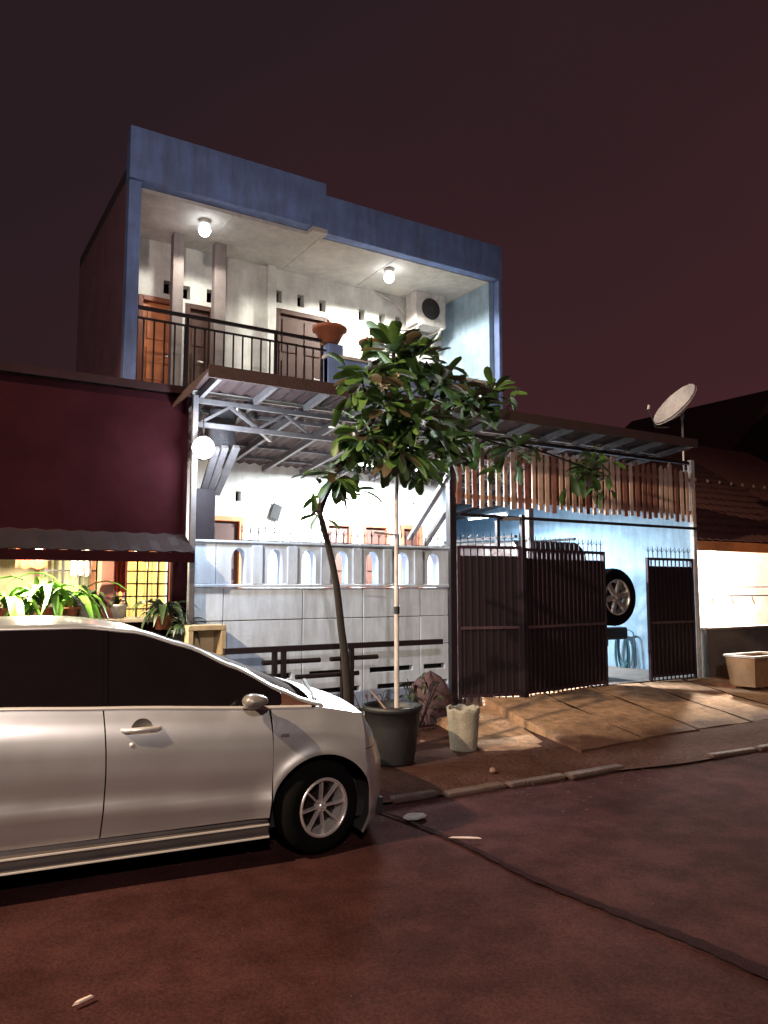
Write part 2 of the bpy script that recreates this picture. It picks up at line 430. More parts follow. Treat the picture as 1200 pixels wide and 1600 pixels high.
for i in range(1, 5):
    x = xs[i]; rows = []
    for k in range(9):
        f = k/8; xx = x-.60*f+.015*math.sin(k*1.7+i); yy = -.04-2.2*f; zz = lerp0(FLOOR-.012*i, .094-.006*i, f**.9)+.012; wv = .028+.012*math.sin(k*2.3+i)
        rows.append([(xx-wv, yy, zz-.008), (xx, yy, zz+.002), (xx+wv, yy, zz-.008)])
    MB().grid(rows).build('joint_filling', mat('dark_joint_moss', (.045,.026,.016), .95, scale=20, bump=.8, spec=.05), drv)
slab(-.55, -1.0, .38, -.22, -.25, -1.95, .20, .07, .1)
struct(drv)
fl = MB(); fl.box(-3.72, -.02, -.1, 4.86, 9.0, FLOOR-.02)
struct(fl.build('carport_floor', mat('carport_floor_cement', (.22, .17, .14), .8, scale=3, grime=.4, bump=.3)))

# ------------------------------------------------------------------ the house
HX0, HX1, HF, HB = -3.88, 2.01, 1.30, 2.75
hz_soffit = 6.68
house = thing('two_storey_house', 'pale blue two storey house with a lit recessed balcony above a carport', 'house', (-.9, HF, 0))
# ground-floor front wall with real openings
def rect(px0, px1, py0, py1, Y):
    a = at(px0, (py0+py1)/2, Y=Y); b = at(px1, (py0+py1)/2, Y=Y)
    c = at((px0+px1)/2, py0, Y=Y); d = at((px0+px1)/2, py1, Y=Y)
    return [min(a.x,b.x), max(a.x,b.x), min(c.z,d.z), max(c.z,d.z)]
gdoors = [rect(322, 380, 797, 900, HB), rect(507, 551, 797, 900, HB), rect(565, 609, 797, 900, HB), rect(625, 660, 797, 900, HB)]
dz = 2.72
for d in gdoors: d[2] = FLOOR; d[3] = dz
gwin = rect(309, 321, 815, 842, HB)
gvents = [rect(368, 377, 768, 782, HB), rect(591, 598, 768, 780, HB), rect(644, 650, 768, 782, HB)]
for v in gvents: v[2] = 2.95; v[3] = 3.10
wall_cells(HX0+.15, HX1-.151, FLOOR, 3.865, HB, HB+.15, gdoors+gvents).build('lower_front_wall', M_white, house)
def door(r, Y, frame_m, panel_m, tilt=0, leafs=1):
    fr = MB(); w = .07
    fr.box(r[0]+.001, Y-.02, r[2], r[0]+w, Y+.10, r[3]-.001); fr.box(r[1]-w, Y-.02, r[2], r[1]-.001, Y+.10, r[3]-.001); fr.box(r[0]+w, Y-.02, r[3]-w, r[1]-w, Y+.10, r[3]-.001)
    f = fr.build('door_frame', frame_m, house, bevel=.006)
    pn = MB(); xa, xb, za, zb = r[0]+w+.004, r[1]-w-.004, r[2]+.01, r[3]-w-.004
    pn.box(xa, Y+.04, za, xb, Y+.08, zb)
    n = 2 if xb-xa > .5 else 1
    for c in range(n):
        for q in range(3):
            pa = xa + (xb-xa)*(c+.14)/n; pb = xa+(xb-xa)*(c+.86)/n; qa = za+(zb-za)*(q+.1)/3; qb = za+(zb-za)*(q+.9)/3
            pn.box(pa, Y+.025, qa, pb, Y+.0395, qb)
    pn.build('door_panel', panel_m, f, bevel=.005)
    h = MB(); h.tube([(xb-.07, Y+.04, za+1.0), (xb-.07, Y-.005, za+1.0), (xb-.17, Y-.01, za+1.0)], .011); h.build('door_handle', M_chrome, f)
M_dkdoor = mat('dark_stained_door', (.055,.018,.010), .6, scale=5, bump=.1)
door(gdoors[0], HB, M_orange, M_dkdoor); door(gdoors[1], HB, M_wood, M_dkdoor); door(gdoors[2], HB, M_wood, M_dkdoor); door(gdoors[3], HB, M_wood, M_dkdoor)
# rest of the shell
m = MB(); m.box(HX0, HF+.1405, 0, HX0+.149, 4.6, hz_soffit+.05); m.build('side_wall', mat('unpainted_side_render', (.28, .12, .15), .9, scale=2, bump=.3), house)
m = MB(); m.box(HX1-.15, HB, FLOOR, HX1, 7.04, 3.865); m.build('side_wall', M_bluewall, house)
m = MB(); m.box(HX0+.15, 4.45, FLOOR, HX1, 4.6, hz_soffit); m.build('rear_wall', M_cement, house)
m = MB(); m.box(HX0+.15, HF+.001, 3.87, HX1, 4.45, 3.95); m.build('balcony_slab', M_ceil, house)
# front kerb, parapet
z_par = at(790, 601, Y=HF).z
x_par = at(512, 560, Y=HF).x
m = MB(); m.box(HX0+.15, HF, 3.85, x_par-.001, HF+.12, 4.09); m.build('balcony_kerb', M_blue, house, bevel=.01)
m = MB(); m.box(x_par, HF-.002, 3.85, HX1-.12, HF+.12, z_par-.05); m.build('parapet', M_blue, house, bevel=.01)
m = MB(); m.box(x_par-.02, HF-.03, z_par-.05, HX1-.10, HF+.15, z_par); m.build('parapet_coping', M_ceil, house, bevel=.01)
m = MB(); m.box(x_par, HF-.012, 3.85, x_par+.24, HF+.14, at(520, 537, Y=HF).z); m.build('parapet_pier', M_blue, house, bevel=.01)
# upper back wall and its openings
updoors = [rect(214, 282, 470, 600, HB), rect(288, 334, 478, 600, HB), rect(430, 512, 488, 600, HB)]
for d, zt in zip(updoors, (5.80, 5.80, 6.00)): d[2] = 3.951; d[3] = zt
updoors[0][0] = max(updoors[0][0], HX0+.2)
vt = [(219, 441, 8), (262, 449, 12), (291, 457, 8), (329, 463, 12), (435, 463, 11), (470, 470, 11), (504, 478, 11), (565, 492, 9), (597, 498, 8), (622, 504, 9)]
uv = []
for px, py, w in vt:
    p = at(px, py, Y=HB); k = .058
    uv.append([p.x-k, p.x+k, p.z-.10, p.z+.10])
uv[0] = [HX0+.18, HX0+.27, uv[1][2], uv[1][3]]
back = wall_cells(HX0+.15, HX1-.15, 3.951, hz_soffit-.05, HB, HB+.15, updoors+uv)
back.build('upper_back_wall', M_white, house)
for i, d in enumerate(updoors): door(d, HB, M_wood if i == 0 else M_dkdoor, M_orange if i == 0 else M_dkdoor)
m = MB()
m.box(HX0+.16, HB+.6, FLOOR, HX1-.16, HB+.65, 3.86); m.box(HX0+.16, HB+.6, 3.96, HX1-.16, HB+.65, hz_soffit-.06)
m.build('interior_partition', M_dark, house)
# pilasters
for px, w in ((279, 17), (345, 18)):
    a = at(px-w/2, 420, Y=HB-.42); b = at(px+w/2, 420, Y=HB-.42)
    m = MB(); m.box(a.x, HB-.42, 3.951, b.x, HB-.28, hz_soffit-.051); m.build('pillar', mat('pillar_shade_grey', (.24,.20,.19), .8, scale=4, grime=.3), house, bevel=.008)  # pillars stand against the lamp: their shade is put into this grey
xc = at(417, 450, Y=HB).x
m = MB(); m.box(xc-.02, HB-.10, 3.951, xc+.12, HB-.001, hz_soffit-.051); m.build('pilaster', M_white, house, bevel=.006)
# balcony cheeks, ceiling and fascia
m = MB(); m.box(HX1-.149, HF+.14, 3.951, HX1, HB+.149, hz_soffit-.001); m.build('balcony_side_wall', M_bluewall, house)
m = MB(); m.box(HX1-.15, HB+.15, 3.951, HX1, 4.449, hz_soffit-.001); m.build('side_wall', M_cement, house)
m = MB(); m.box(HX0, HF-.002, 3.0, HX0+.15, HF+.139, hz_soffit-.001); m.build('front_column', M_blue, house, bevel=.008)
m = MB(); m.box(HX1-.06, HF-.002, 3.86, HX1+.001, HF+.138, hz_soffit-.001); m.build('front_column', M_blue, house, bevel=.008)
xj = at(508, 300, Y=HF).x
m = MB(); m.box(HX0+.15, HF+.14, hz_soffit-.05, HX1-.15, HB, hz_soffit); m.build('balcony_ceiling', M_ceil, house)
m = MB()
for xx in (-2.5, -1.2, .1, 1.0): m.box(xx-.012, HF+.15, hz_soffit-.058, xx+.012, HB-.01, hz_soffit-.0502)
m.build('ceiling_batten', M_white, house)
m = MB(); m.box(HX0-.01, HF-.05, hz_soffit+.001, xj, HF+.14, 7.35); m.build('fascia', M_blue, house, bevel=.01)
m = MB(); m.box(xj+.001, HF-.02, hz_soffit-.04, HX1+.01, HF+.14, 7.20); m.build('fascia', M_blue, house, bevel=.01)
m = MB(); m.box(xj-.22, HF-.06, hz_soffit-.07, xj+.02, HF+.13, hz_soffit-.001); m.build('fascia_bracket', M_ceil, house, bevel=.01)
m = MB(); m.box(HX0, HF+.141, hz_soffit+.051, HX1, 4.6, 6.90); m.build('roof_slab', M_cement, house)
# railing
ry = HF+.06
r_top = at(300, 494, Y=ry).z
rail = MB(); x_r = at(484, 530, Y=ry).x; x_r2 = x_par-.002
rail.box(HX0+.152, ry-.02, r_top-.03, x_r2, ry+.02, r_top+.012); rail.box(HX0+.152, ry-.012, r_top-.15, x_r2, ry+.012, r_top-.125); rail.box(HX0+.152, ry-.012, 4.13, x_r2, ry+.012, 4.155)
rl = rail.build('railing', M_iron, house)
bar = MB(); bar.box(-.009, -.009, 4.155, .009, .009, r_top-.125); bme = bar.mesh('baluster', M_iron)
n = int((x_r2-HX0-.2)/.128)
for i in range(n): inst('baluster', bme, rl, (HX0+.24+i*.128, ry, 0))
for xx in (HX0+.78, at(431, 520, Y=ry).x): MB().box(xx-.018, ry-.018, 4.091, xx+.018, ry+.018, r_top-.03).build('railing_post', M_iron, rl)

def ceiling_lamp(px, py, label, z, e, col, rr=.085, group='ceiling lamps of the balcony'):
    p = at(px, py, Z=z)
    t = thing('ceiling_lamp', label, 'lamp', p, 0, group)
    m = MB(); m.lathe([(0, .05), (.075, .05), (.08, .0), (.045, -.01), (0, -.01)], 20, Matrix.Translation(p)); m.build('lamp_base', M_whitemetal, t)
    b = MB(); b.lathe([(0, -.005), (.04, -.01), (rr*.8, -.045), (rr, -.09), (rr*.75, -.145), (rr*.35, -.17), (0, -.175)], 20, Matrix.Translation(p)); b.build('bulb', M_bulb, t)
    l = lamp('lamp_light', 'SPOT', p - Vector((0, 0, .20)), e, col, .08, p - Vector((0,0,2)), R(168)); l.data.spot_blend = .22
    l.parent = t; l.matrix_parent_inverse = WINV(t)
    return p
ceiling_lamp(320, 350, 'left of the two lit ceiling lamps over the balcony, above the railing', hz_soffit-.052-.05, 95, (1, .95, .84))
ceiling_lamp(608, 425, 'right of the two lit ceiling lamps over the balcony, beside the air conditioner', hz_soffit-.052-.05, 430, (1, .95, .84))

# air conditioner outdoor unit
a0 = at(650, 480, Y=HB-.42); b0 = at(692, 480, Y=HB-.42)
za, zb = at(668, 508, Y=HB-.42).z, at(668, 456, Y=HB-.42).z
ac = thing('air_conditioner_unit', 'white outdoor air conditioner box with dark fan grille high on the balcony wall', 'air conditioner', ((a0.x+b0.x)/2, HB-.2, za))
m = MB(); m.box(a0.x, HB-.42, za, b0.x+.06, HB-.10, zb); m.build('casing', M_whitemetal, ac, bevel=.015)
m = MB(); cx, cz = (a0.x+b0.x)/2+.02, (za+zb)/2
m.lathe([(0, 0), (.17, 0), (.185, .012), (.17, .03), (0, .028)], 24, Matrix.Translation((cx, HB-.421, cz)) @ Matrix.Rotation(PI/2, 4, 'X')); fg = m.build('fan_opening', M_dark, ac)
m = MB()
for k in range(5):
    rr = .04+k*.03; m.lathe([(rr, 0), (rr+.006, .004), (rr, .008)], 24, Matrix.Translation((cx, HB-.45, cz)) @ Matrix.Rotation(PI/2, 4, 'X'))
for k in range(6): 
    q = PI*k/6; m.beam((cx-.17*math.cos(q), HB-.455, cz-.17*math.sin(q)), (cx+.17*math.cos(q), HB-.455, cz+.17*math.sin(q)), .005)
m.build('grille', M_steel, ac)
for xx in (a0.x+.08, b0.x-.02):
    m = MB(); m.box(xx-.018, HB-.45, za-.035, xx+.018, HB-.001, za-.002); m.beam((xx, HB-.03, za-.30), (xx, HB-.38, za-.03), .03); m.build('bracket', M_whitemetal, ac)
m = MB(); q0 = at(585, 455, Y=HB-.03); q1 = at(618, 474, Y=HB-.03)
m.tube(smoothpath([q0, (q0+q1)/2+Vector((0,0,.01)), q1, Vector((a0.x, HB-.08, cz-.05))], 6), .016); m.build('pipe', M_whitemetal, ac)

# planters on the parapet
def planter(px, py, label, s=1.0):
    p = at(px, py, Y=HF+.06)
    t = thing('terracotta_planter', label, 'planter', p, 0, 'terracotta planters on the balcony parapet')
    m = MB(); m.lathe([(0, 0), (.12*s, 0), (.20*s, .16*s), (.235*s, .17*s), (.235*s, .215*s), (.20*s, .215*s), (.18*s, .17*s), (0, .165*s)], 18, Matrix.Translation(p)); m.build('pot', M_terra, t)
    random.seed(px); lf = MB(); 
    for k in range(14):
        a = random.uniform(0, 2*PI); l = random.uniform(.10, .24)*s
        b = p + Vector((0, 0, .17*s)); e = b + Vector((math.cos(a)*l*.8, math.sin(a)*l*.5, l*.5)); mid = (b+e)/2 + Vector((0,0,l*.25)); w = Vector((-math.sin(a), math.cos(a), 0))*.018
        lf._add([b-w*.4, b+w*.4, mid+w, e, mid-w], [(0,1,2,4),(4,2,3)])
    lf.build('foliage', M_terra if s > .9 else M_darkleaf, t)
planter(515, 537, 'wide terracotta planter on the blue pier where the balcony railing ends', 1.05)
planter(580, 552, 'terracotta planter on the balcony parapet, behind the top of the tree', .8)

# framed thing on carport wall
p = at(431, 800, Y=HB-.03)
m = MB(); m.cbox(p, .16, .03, .24, euler(0, R(18), 0)); o = m.build('wall_plaque', mat('plaque_dark', (.008,.009,.009), .6, bump=0, spec=.2), bevel=.008); tag(o, 'small dark tilted rectangular plaque on the bright carport wall', 'plaque')

# ------------------------------------------------------------------ carport canopy
EY = -.62
z_e = at(705, 632, Y=EY).z
x_l, x_rr = at(330, 575, Y=EY).x, at(1088, 692, Y=EY).x
car = thing('carport_canopy', 'old dark red sheet carport roof on steel posts in front of the house', 'carport', (0, 0, FLOOR))
def roofz(y): return z_e - .05 - (y-EY)*.115
# corrugated sheets, one per 0.76 m
def sheet_mesh(w, y0, y1):
    m = MB(); n = 20; 
    for side, dzz in ((0, 0), (1, -.006)):
        rows = []
        for yy in (y0, (y0+y1)/2, y1):
            rows.append([(w*i/n, yy, roofz(yy)+.07+.016*math.cos(2*PI*i/4)+dzz) for i in range(n+1)])
        m.grid(rows, False)
    return m.mesh('roof_sheet', M_roofsheet)
sm1 = sheet_mesh(.78, EY, HB-.01); x = x_l
k = 0
while x < x_rr-.1:
    y1 = None
    if x > HX1-.1:
        if k == 0: sm2 = sheet_mesh(.78, EY, 8.5); k = 1
        inst('roof_sheet', sm2, car, (x, 0, random.uniform(0, .004)), euler(0, random.uniform(-.004,.004), 0))
    else: inst('roof_sheet', sm1, car, (x, 0, random.uniform(0, .004)), euler(0, random.uniform(-.004,.004), 0))
    x += .76
x_rr = x + .0
m = MB(); m.box(x_l-.03, EY-.03, z_e-.10, x_rr+.02, EY-.005, z_e+.03); m.build('eave_board', mat('dark_eave_wood', (.032,.012,.012), .85, scale=6, bump=.4), car)
# left slope piece of the roof end (hip towards the neighbour)
exl = at(299, 612, Y=EY+.2); m = MB(); m._add([(x_l, EY, z_e+.03), (x_l, HF-.06, z_e-.1), (exl.x-.12, HF-.06, z_e-.36), (exl.x, EY+.2, exl.z), 
                  (x_l, EY, z_e+.01), (x_l, HF-.06, z_e-.12), (exl.x-.12, HF-.06, z_e-.38), (exl.x, EY+.2, exl.z-.02)], [(0,1,2,3),(7,6,5,4),(0,3,7,4),(1,5,6,2),(2,6,7,3),(0,4,5,1)]); m.build('end_sheet', M_roofsheet, car)
bx = x_l+.1; raf = MB(); raf.box(-.025, EY+.02, 0, .025, 3.0, .07)
while bx < x_rr:
    ye = HB-.02 if bx < HX1 else 8.4
    m = MB(); m.beam((bx, EY+.02, roofz(EY)-.01), (bx, ye, roofz(ye)-.01), .045, .08); m.build('rafter', M_steel, car); bx += .62
for yy in (EY+.10, .05, .62, 1.15, 1.75, 2.3):
    m = MB(); m.beam((x_l+.02, yy, roofz(yy)+.032), (x_rr-.02, yy, roofz(yy)+.032), .04, .03, Vector((0,1,0))); m.build('purlin', M_whitemetal if yy < .1 else M_steel, car)
# open web truss along the front
zt = roofz(0)-.075
tr = MB(); tr.beam((x_l+.05, 0, zt), (HX1+2.9, 0, zt), .05); tr.beam((x_l+.05, 0, zt-.26), (0, 0, zt-.26), .05)
x = x_l+.1; up = True
while x < -.3:
    tr.beam((x, 0, zt-.24 if up else zt-.03), (x+.33, 0, zt-.03 if up else zt-.24), .03); x += .33; up = not up
tr.build('truss', M_steel, car)
for xx in (x_l+.5, -1.4):
    m = MB(); m.beam((xx, 0, zt-.05), (xx+.9, 1.15, roofz(1.15)-.06), .04); m.build('wind_brace', M_whitemetal, car)
# posts
xp = at(301, 800, Y=-.08).x
posts = [(xp, -.08, .03, M_steel, z_e-.16, .06), (0, 0, .05, M_iron, z_e-.13, .10), (at(826, 760, Y=.15).x, .15, .045, M_steel, z_e-.16, FLOOR), (4.84, -.02, .04, M_whitemetal, z_e-.15, .12)]
for x, y, w, mm, zt_, zb_ in posts:
    m = MB(); m.box(x-w, y-w, zb_, x+w, y+w, zt_); m.box(x-w*1.8, y-w*1.8, zb_, x+w*1.8, y+w*1.8, zb_+.02); m.build('post', mm, car, bevel=.006)
# diagonal braces, running back from the front posts
for (pa, pb, ya, yb) in (((640, 842), (700, 744), 1.0, .02), ((664, 852), (703, 790), .8, .02), ((316, 772), (338, 700), .55, .0), ((326, 772), (352, 698), .55, .02), ((338, 772), (370, 698), .55, .02)):
    a = at(*pa, Y=ya); b = at(*pb, Y=yb)
    m = MB(); m.beam(a, b, .07, .05); m.build('brace', M_steel, car)
p = at(316, 800, Y=.5)
m = MB(); m.box(p.x-.10, .40, FLOOR, p.x+.12, .60, at(316, 765, Y=.5).z); m.build('brace_footing', M_iron, car, bevel=.01)

# rolled blind beside the lamp
ra = at(326, 655, Y=.18).x; rb = at(372, 655, Y=.18).x; rz0 = at(350, 704, Y=.18).z
m = MB(); rows = []
for j in range(7):
    f = j/6; rows.append([(ra+(rb-ra)*(.5+.5*math.cos(2*PI*i/18))*(1-.12*math.sin(PI*f)) , .18+.07*math.sin(2*PI*i/18)+.012*math.sin(i*2+j), rz0+f*(roofz(.18)-.09-rz0)) for i in range(19)])
m.grid(rows); rows_ = rows[0]; m._add(rows_[:-1], [tuple(range(18))])
tag(m.build('rolled_tarpaulin', mat('black_tarpaulin', (.014,.011,.013), .7, scale=8, bump=.5)), 'dark rolled tarpaulin hanging under the carport roof by the glaring lamp', 'tarpaulin')

# carport front lamp
lp = at(318, 700, Y=-.16)
cl = thing('carport_lamp', 'glaring white globe lamp hanging at the left carport post', 'lamp', lp)
m = MB(); m.lathe([(0, .13), (.05, .13), (.05, .09), (.03, .085)], 16, Matrix.Translation(lp)); m.tube([lp+Vector((0,0,.12)), lp+Vector((0,.02,.36)), lp+Vector((-.02,.12,.42))], .008); m.build('lamp_holder', M_blackpl, cl)
m = MB(); m.lathe([(0, .12), (.055, .108), (.10, .06), (.12, 0), (.10, -.06), (.06, -.102), (0, -.12)], 24, Matrix.Translation(lp)); m.build('globe', M_bulb, cl)
l = lamp('lamp_light', 'POINT', lp+Vector((.03, -.24, -.06)), 200, (.76, .88, 1), .1); l.parent = cl; l.matrix_parent_inverse = WINV(cl)
# tube lights under the carport ceiling
def tube_light(x, y, z, e, label, col=(.88, .95, 1), along='X', size=(1.1, .06)):
    t = thing('tube_light', label, 'lamp', (x, y, z), 0, 'tube lights under the carport roof')
    m = MB()
    d = Vector((.58, 0, 0)) if along == 'X' else Vector((0, .58, 0))
    c = Vector((x, y, z)); m.beam(c-d, c+d, .06, .04); m.build('housing', M_whitemetal, t)
    b = MB(); b.tube([c-d*.95-Vector((0,0,.04)), c+d*.95-Vector((0,0,.04))], .014, 10); b.build('tube', M_bulb, t)
    l = lamp('lamp_light', 'AREA', c-Vector((0,0,.07)), e, col, size, c-Vector((0,0,1)))
    if along == 'Y': l.rotation_euler = (0, 0, PI/2)
    l.parent = t; l.matrix_parent_inverse = WINV(t)
tube_light(at(610, 700, Y=1.5).x, 1.5, roofz(1.5)-.12, 1500, 'slim tube light under the carport roof, behind the tree crown')
tube_light(3.2, 3.2, 3.02, 560, 'slim tube light under the carport roof, above the parked off-roader', col=(.72, .88, 1), along='Y')

# garage side wall (boundary) and back wall
gw = MB(); gw.box(4.88, .05, 0, 5.02, 9.1, 3.6); o = gw.build('boundary_wall', M_bluewall); tag(o, 'tall pale blue boundary wall along the right side of the carport', 'wall')
gw = MB(); gw.box(HX1+.001, 8.5, .1, 4.87, 8.64, 3.5); o = gw.build('garage_back_wall', M_bluewall); tag(o, 'pale wall closing the far end of the carport behind the off-roader', 'wall')

# ------------------------------------------------------------------ picket screen under the roof
ps = thing('picket_screen', 'screen of worn brown wooden pickets hanging below the carport roof', 'picket screen', (2.4, -.06, 2.7))
zlo = at(745, 791, Y=-.06).z; zhi = zlo+.80
x = .07; random.seed(5)
pm = []
for k in range(4):
    w = .030+.003*k; m = MB(); h = .80+.03*k
    m.prism([(-w, .0), (w, .0), (w, h-.05), (0, h), (-w, h-.05)], -.011, .011); pm.append(m.mesh('picket', M_picket if k != 2 else M_picket2))
n = 0
while x < 4.78:
    inst('picket', random.choice(pm), ps, (x, -.075-random.uniform(0,.006), zlo+random.uniform(-.035, .03)), euler(0, random.gauss(0, .012), random.gauss(0, .04))); x += random.uniform(.118, .142); n += 1
for zz in (zlo+.13, zlo+.66):
    m = MB(); m.box(.03, -.058, zz-.028, 4.80, -.03, zz+.028); m.build('rail', M_picket2, ps)
# second, staggered row behind the right part
x = 1.30
while x < 4.6:
    w = random.uniform(.36, .46); m = MB(); m.box(x, .0, zlo+.10, min(4.76, x+w-.012), .016, zlo+.80); m.build('backing_board', mat('dark_red_board', (.13,.045,.035), .8, scale=7, bump=.3), ps); x += w

# ------------------------------------------------------------------ fence wall with lancet openings
FX0 = at(302, 880, Y=0).x; FX1 = -.07
FT = 2.17
fz = thing('front_fence_wall', 'pale blue panel fence wall with lancet openings and a spiked top', 'fence', ((FX0+FX1)/2, 0, 0))
z_l = 1.69; rowsz = [.06, .99, 1.335, z_l]
# lower precast panels, one object each
random.seed(21)
edges = [FX0, at(348, 940, Y=0).x, at(472, 940, Y=0).x, at(566, 940, Y=0).x, at(655, 940, Y=0).x, FX1]
for j in range(3):
    for i in range(5):
        a, b = edges[i], edges[i+1]
        m = MB(); dy = random.uniform(-.004, .004)
        if j == 0 and 0 < i:
            hl = []
            L_ = b-a
            hl = [(a+L_*.12, a+L_*.86, .68, .74), (a+L_*.25, a+L_*.95, .48, .54)]
            wall_cells(a+.004, b-.004, rowsz[0], rowsz[1]-.006, -.02+dy, .06, hl, m)
        else: m.box(a+.004, -.02+dy, rowsz[j]+.001, b-.004, .06, rowsz[j+1]-.006)
        m.build('wall_panel', M_bluefence, fz, bevel=.006)
m = MB(); m.box(FX0, .08, .05, FX1, .10, z_l-.02); m.build('panel_backing', M_dark, fz)
for i in (1, 3):
    m = MB(); m.box(edges[i]-.05, -.05, .05, edges[i]+.05, -.0245, z_l-.001); 
m = MB(); m.box(FX0-.01, -.045, z_l, FX1, .13, z_l+.035); m.build('ledge', M_bluefence, fz, bevel=.008)
# upper row: openings
ops = [372, 429, 482, 532, 580, 626, 641, 677]
ops = [(366, 379), (421, 438), (474, 490), (526, 540), (574, 588), (623, 634), (641, 652), (670, 683)]
ops = [(366, 379), (421, 438), (474, 490), (526, 540), (574, 588), (622, 635), (670, 683)]
cents = []
for a, b in ops:
    xa, xb = at(a, 890, Y=-.02).x, at(b, 890, Y=-.02).x; cents.append(((xa+xb)/2, max(.085, (xb-xa)/2+.008)))
za_, zb_ = z_l+.036, FT
cuts = [FX0] + [(cents[i][0]+cents[i+1][0])/2 for i in range(len(cents)-1)] + [FX1]
for i, (c, hw) in enumerate(cents):
    a, b = cuts[i]+.003, cuts[i+1]-.003
    if i == 0:
        mm = MB(); mm.box(a, -.03, za_, c-.26, .12, zb_-.001); mm.build('wall_panel', M_bluefence, fz, bevel=.006); a = c-.255
    # one panel: outer rectangle with a lancet hole; front+back faces by strips
    ztop = zb_-.055; zs = ztop-hw*1.5
    arc = [(c-hw, za_)] + [(c-hw*math.cos(t*PI/16), zs+(ztop-zs)*math.sin(t*PI/16)) for t in range(0, 17)] + [(c+hw, za_)]
    m = MB()
    for y, flip in ((-.03, 1), (.12, -1)):
        L1 = [(a, y, p[1] if 0 else za_ + (zb_-za_)*k/(len(arc)-1)) for k, p in enumerate(arc)]
        # left side fan
        half = len(arc)//2
        left = arc[:half+1]; right = arc[half:]
        m._add([(a,y,za_)] + [(p[0],y,p[1]) for p in left] + [(c,y,zb_),(a,y,zb_)], [tuple(range(len(left)+3))])
        m._add([(b,y,zb_),(c,y,zb_)] + [(p[0],y,p[1]) for p in right] + [(b,y,za_)], [tuple(range(len(right)+3))])
    for k in range(len(arc)-1):
        p, q = arc[k], arc[k+1]; m._add([(p[0],-.03,p[1]),(q[0],-.03,q[1]),(q[0],.12,q[1]),(p[0],.12,p[1])], [(0,1,2,3)])
    m._add([(a,-.03,za_),(a,.12,za_),(a,.12,zb_),(a,-.03,zb_)], [(0,1,2,3)]); m._add([(b,-.03,za_),(b,.12,za_),(b,.12,zb_),(b,-.03,zb_)], [(0,1,2,3)])
    m._add([(a,-.03,zb_),(b,-.03,zb_),(b,.12,zb_),(a,.12,zb_)], [(0,1,2,3)])
    m.build('lancet_panel', M_bluefence, fz, weld=True)
    if i < len(cents)-1:   # raised pilaster strip between openings
        m = MB(); m.box(b-.06, -.048, za_, b+.062, -.0305, zb_-.02); m.build('pilaster_strip', M_bluefence, fz, bevel=.005)
m = MB(); m.box(FX0-.01, -.05, zb_+.001, FX1, .14, zb_+.028); m.build('coping', M_bluefence, fz, bevel=.006)
# spikes: forked spearheads
def spike_mesh(mm, h=.19, fork=True):
    m = MB(); m.beam((0,0,0), (0,0,h*.72), .010)
    m._add([(-.010,0,h*.70),(.010,0,h*.70),(0,0,h),(0,.006,h*.75),(0,-.006,h*.75)], [(0,1,2),(0,2,3),(1,2,3),(0,4,2),(1,2,4)])
    if fork: m.tube([(0,0,h*.45),(.018,-.02,h*.6),(.032,-.045,h*.82)], [.005,.004,.001], 5); m.tube([(0,0,h*.45),(-.016,.01,h*.6),(-.022,.02,h*.75)], [.005,.004,.001], 5)
    return m.mesh('spike', mm)
spk = spike_mesh(M_iron)
m = MB(); m.box(FX0+.5, .035, FT+.03, FX1, .05, FT+.045); m.build('spike_rail', M_iron, fz)
x = FX0+.55
while x < FX1-.02: inst('spike', spk, fz, (x, .042, FT+.04), euler(0, random.gauss(0,.05), random.uniform(-.5,.5))); x += .098

# ------------------------------------------------------------------ gates
def gate_leaf(a, b, zb, zt, label, sheet=True, sp=.095, name='iron_gate', hole_top=.09, spikes=True):
    a = Vector(a); b = Vector(b); d = (b-a); ln = d.length; rz = math.atan2(d.y, d.x)
    t = thing(name, label, 'gate', (a.x, a.y, zb), rz, 'leaves of the iron gate')
    Mx = t.matrix_basis.copy(); Mx = Matrix.Translation((a.x,a.y,0)) @ Matrix.Rotation(rz, 4, 'Z')
    m = MB(); w = .022
    m.box(0, -w, zb, .044, w, zt, Mx); m.box(ln-.044, -w, zb, ln, w, zt, Mx)
    m.box(.044, -w+.002, zt-.04, ln-.044, w-.002, zt-.001, Mx); m.box(.044, -w+.002, zb+.06, ln-.044, w-.002, zb+.10, Mx)
    m.build('frame', M_ironp, t)
    m = MB(); zm = zb+(zt-zb)*.47; m.box(.045, -.034, zm-.018, ln-.045, -.0215, zm+.018, Mx); m.build('mid_rail', mat('gate_rail_paint', (.09,.05,.06), .5, .2, scale=15), t)
    bm_ = MB(); bm_.box(-.009, -.020, zb+.0, .009, -.006, zt-.04); me = bm_.mesh('bar', M_ironp)
    x = .09
    while x < ln-.06:
        inst('bar', me, t, Mx @ Vector((x, 0, random.uniform(-.004,.004))), Matrix.Rotation(rz+0, 4, 'Z')); x += sp
    if sheet: m = MB(); m.box(.045, .000, zb+.10, ln-.045, .004, zt-.04-hole_top, Mx); m.build('backing_sheet', M_sheet, t)
    if spikes:
        x = .05
        while x < ln: inst('spike', spk, t, Mx @ Vector((x, 0, zt)), euler(0, random.gauss(0,.04), rz+random.uniform(-.4,.4))); x += .105
    return t
gt = at(760, 853, Y=-.12).z
xa, xb_ = at(818, 950, Y=-.28).x, at(945, 950, Y=0).x
gate_leaf((.07, -.02), (xa-.02, -.26), .23, gt, 'left leaf of the dark iron gate, next to the fence wall, angled out')
gate_leaf((xa+.03, -.26), (xb_, -.01), .24, gt-.02, 'middle leaf of the dark iron gate, ending beside the spare wheel')
xc1, xc2 = at(1011, 960, Y=0).x, at(1078, 960, Y=0).x
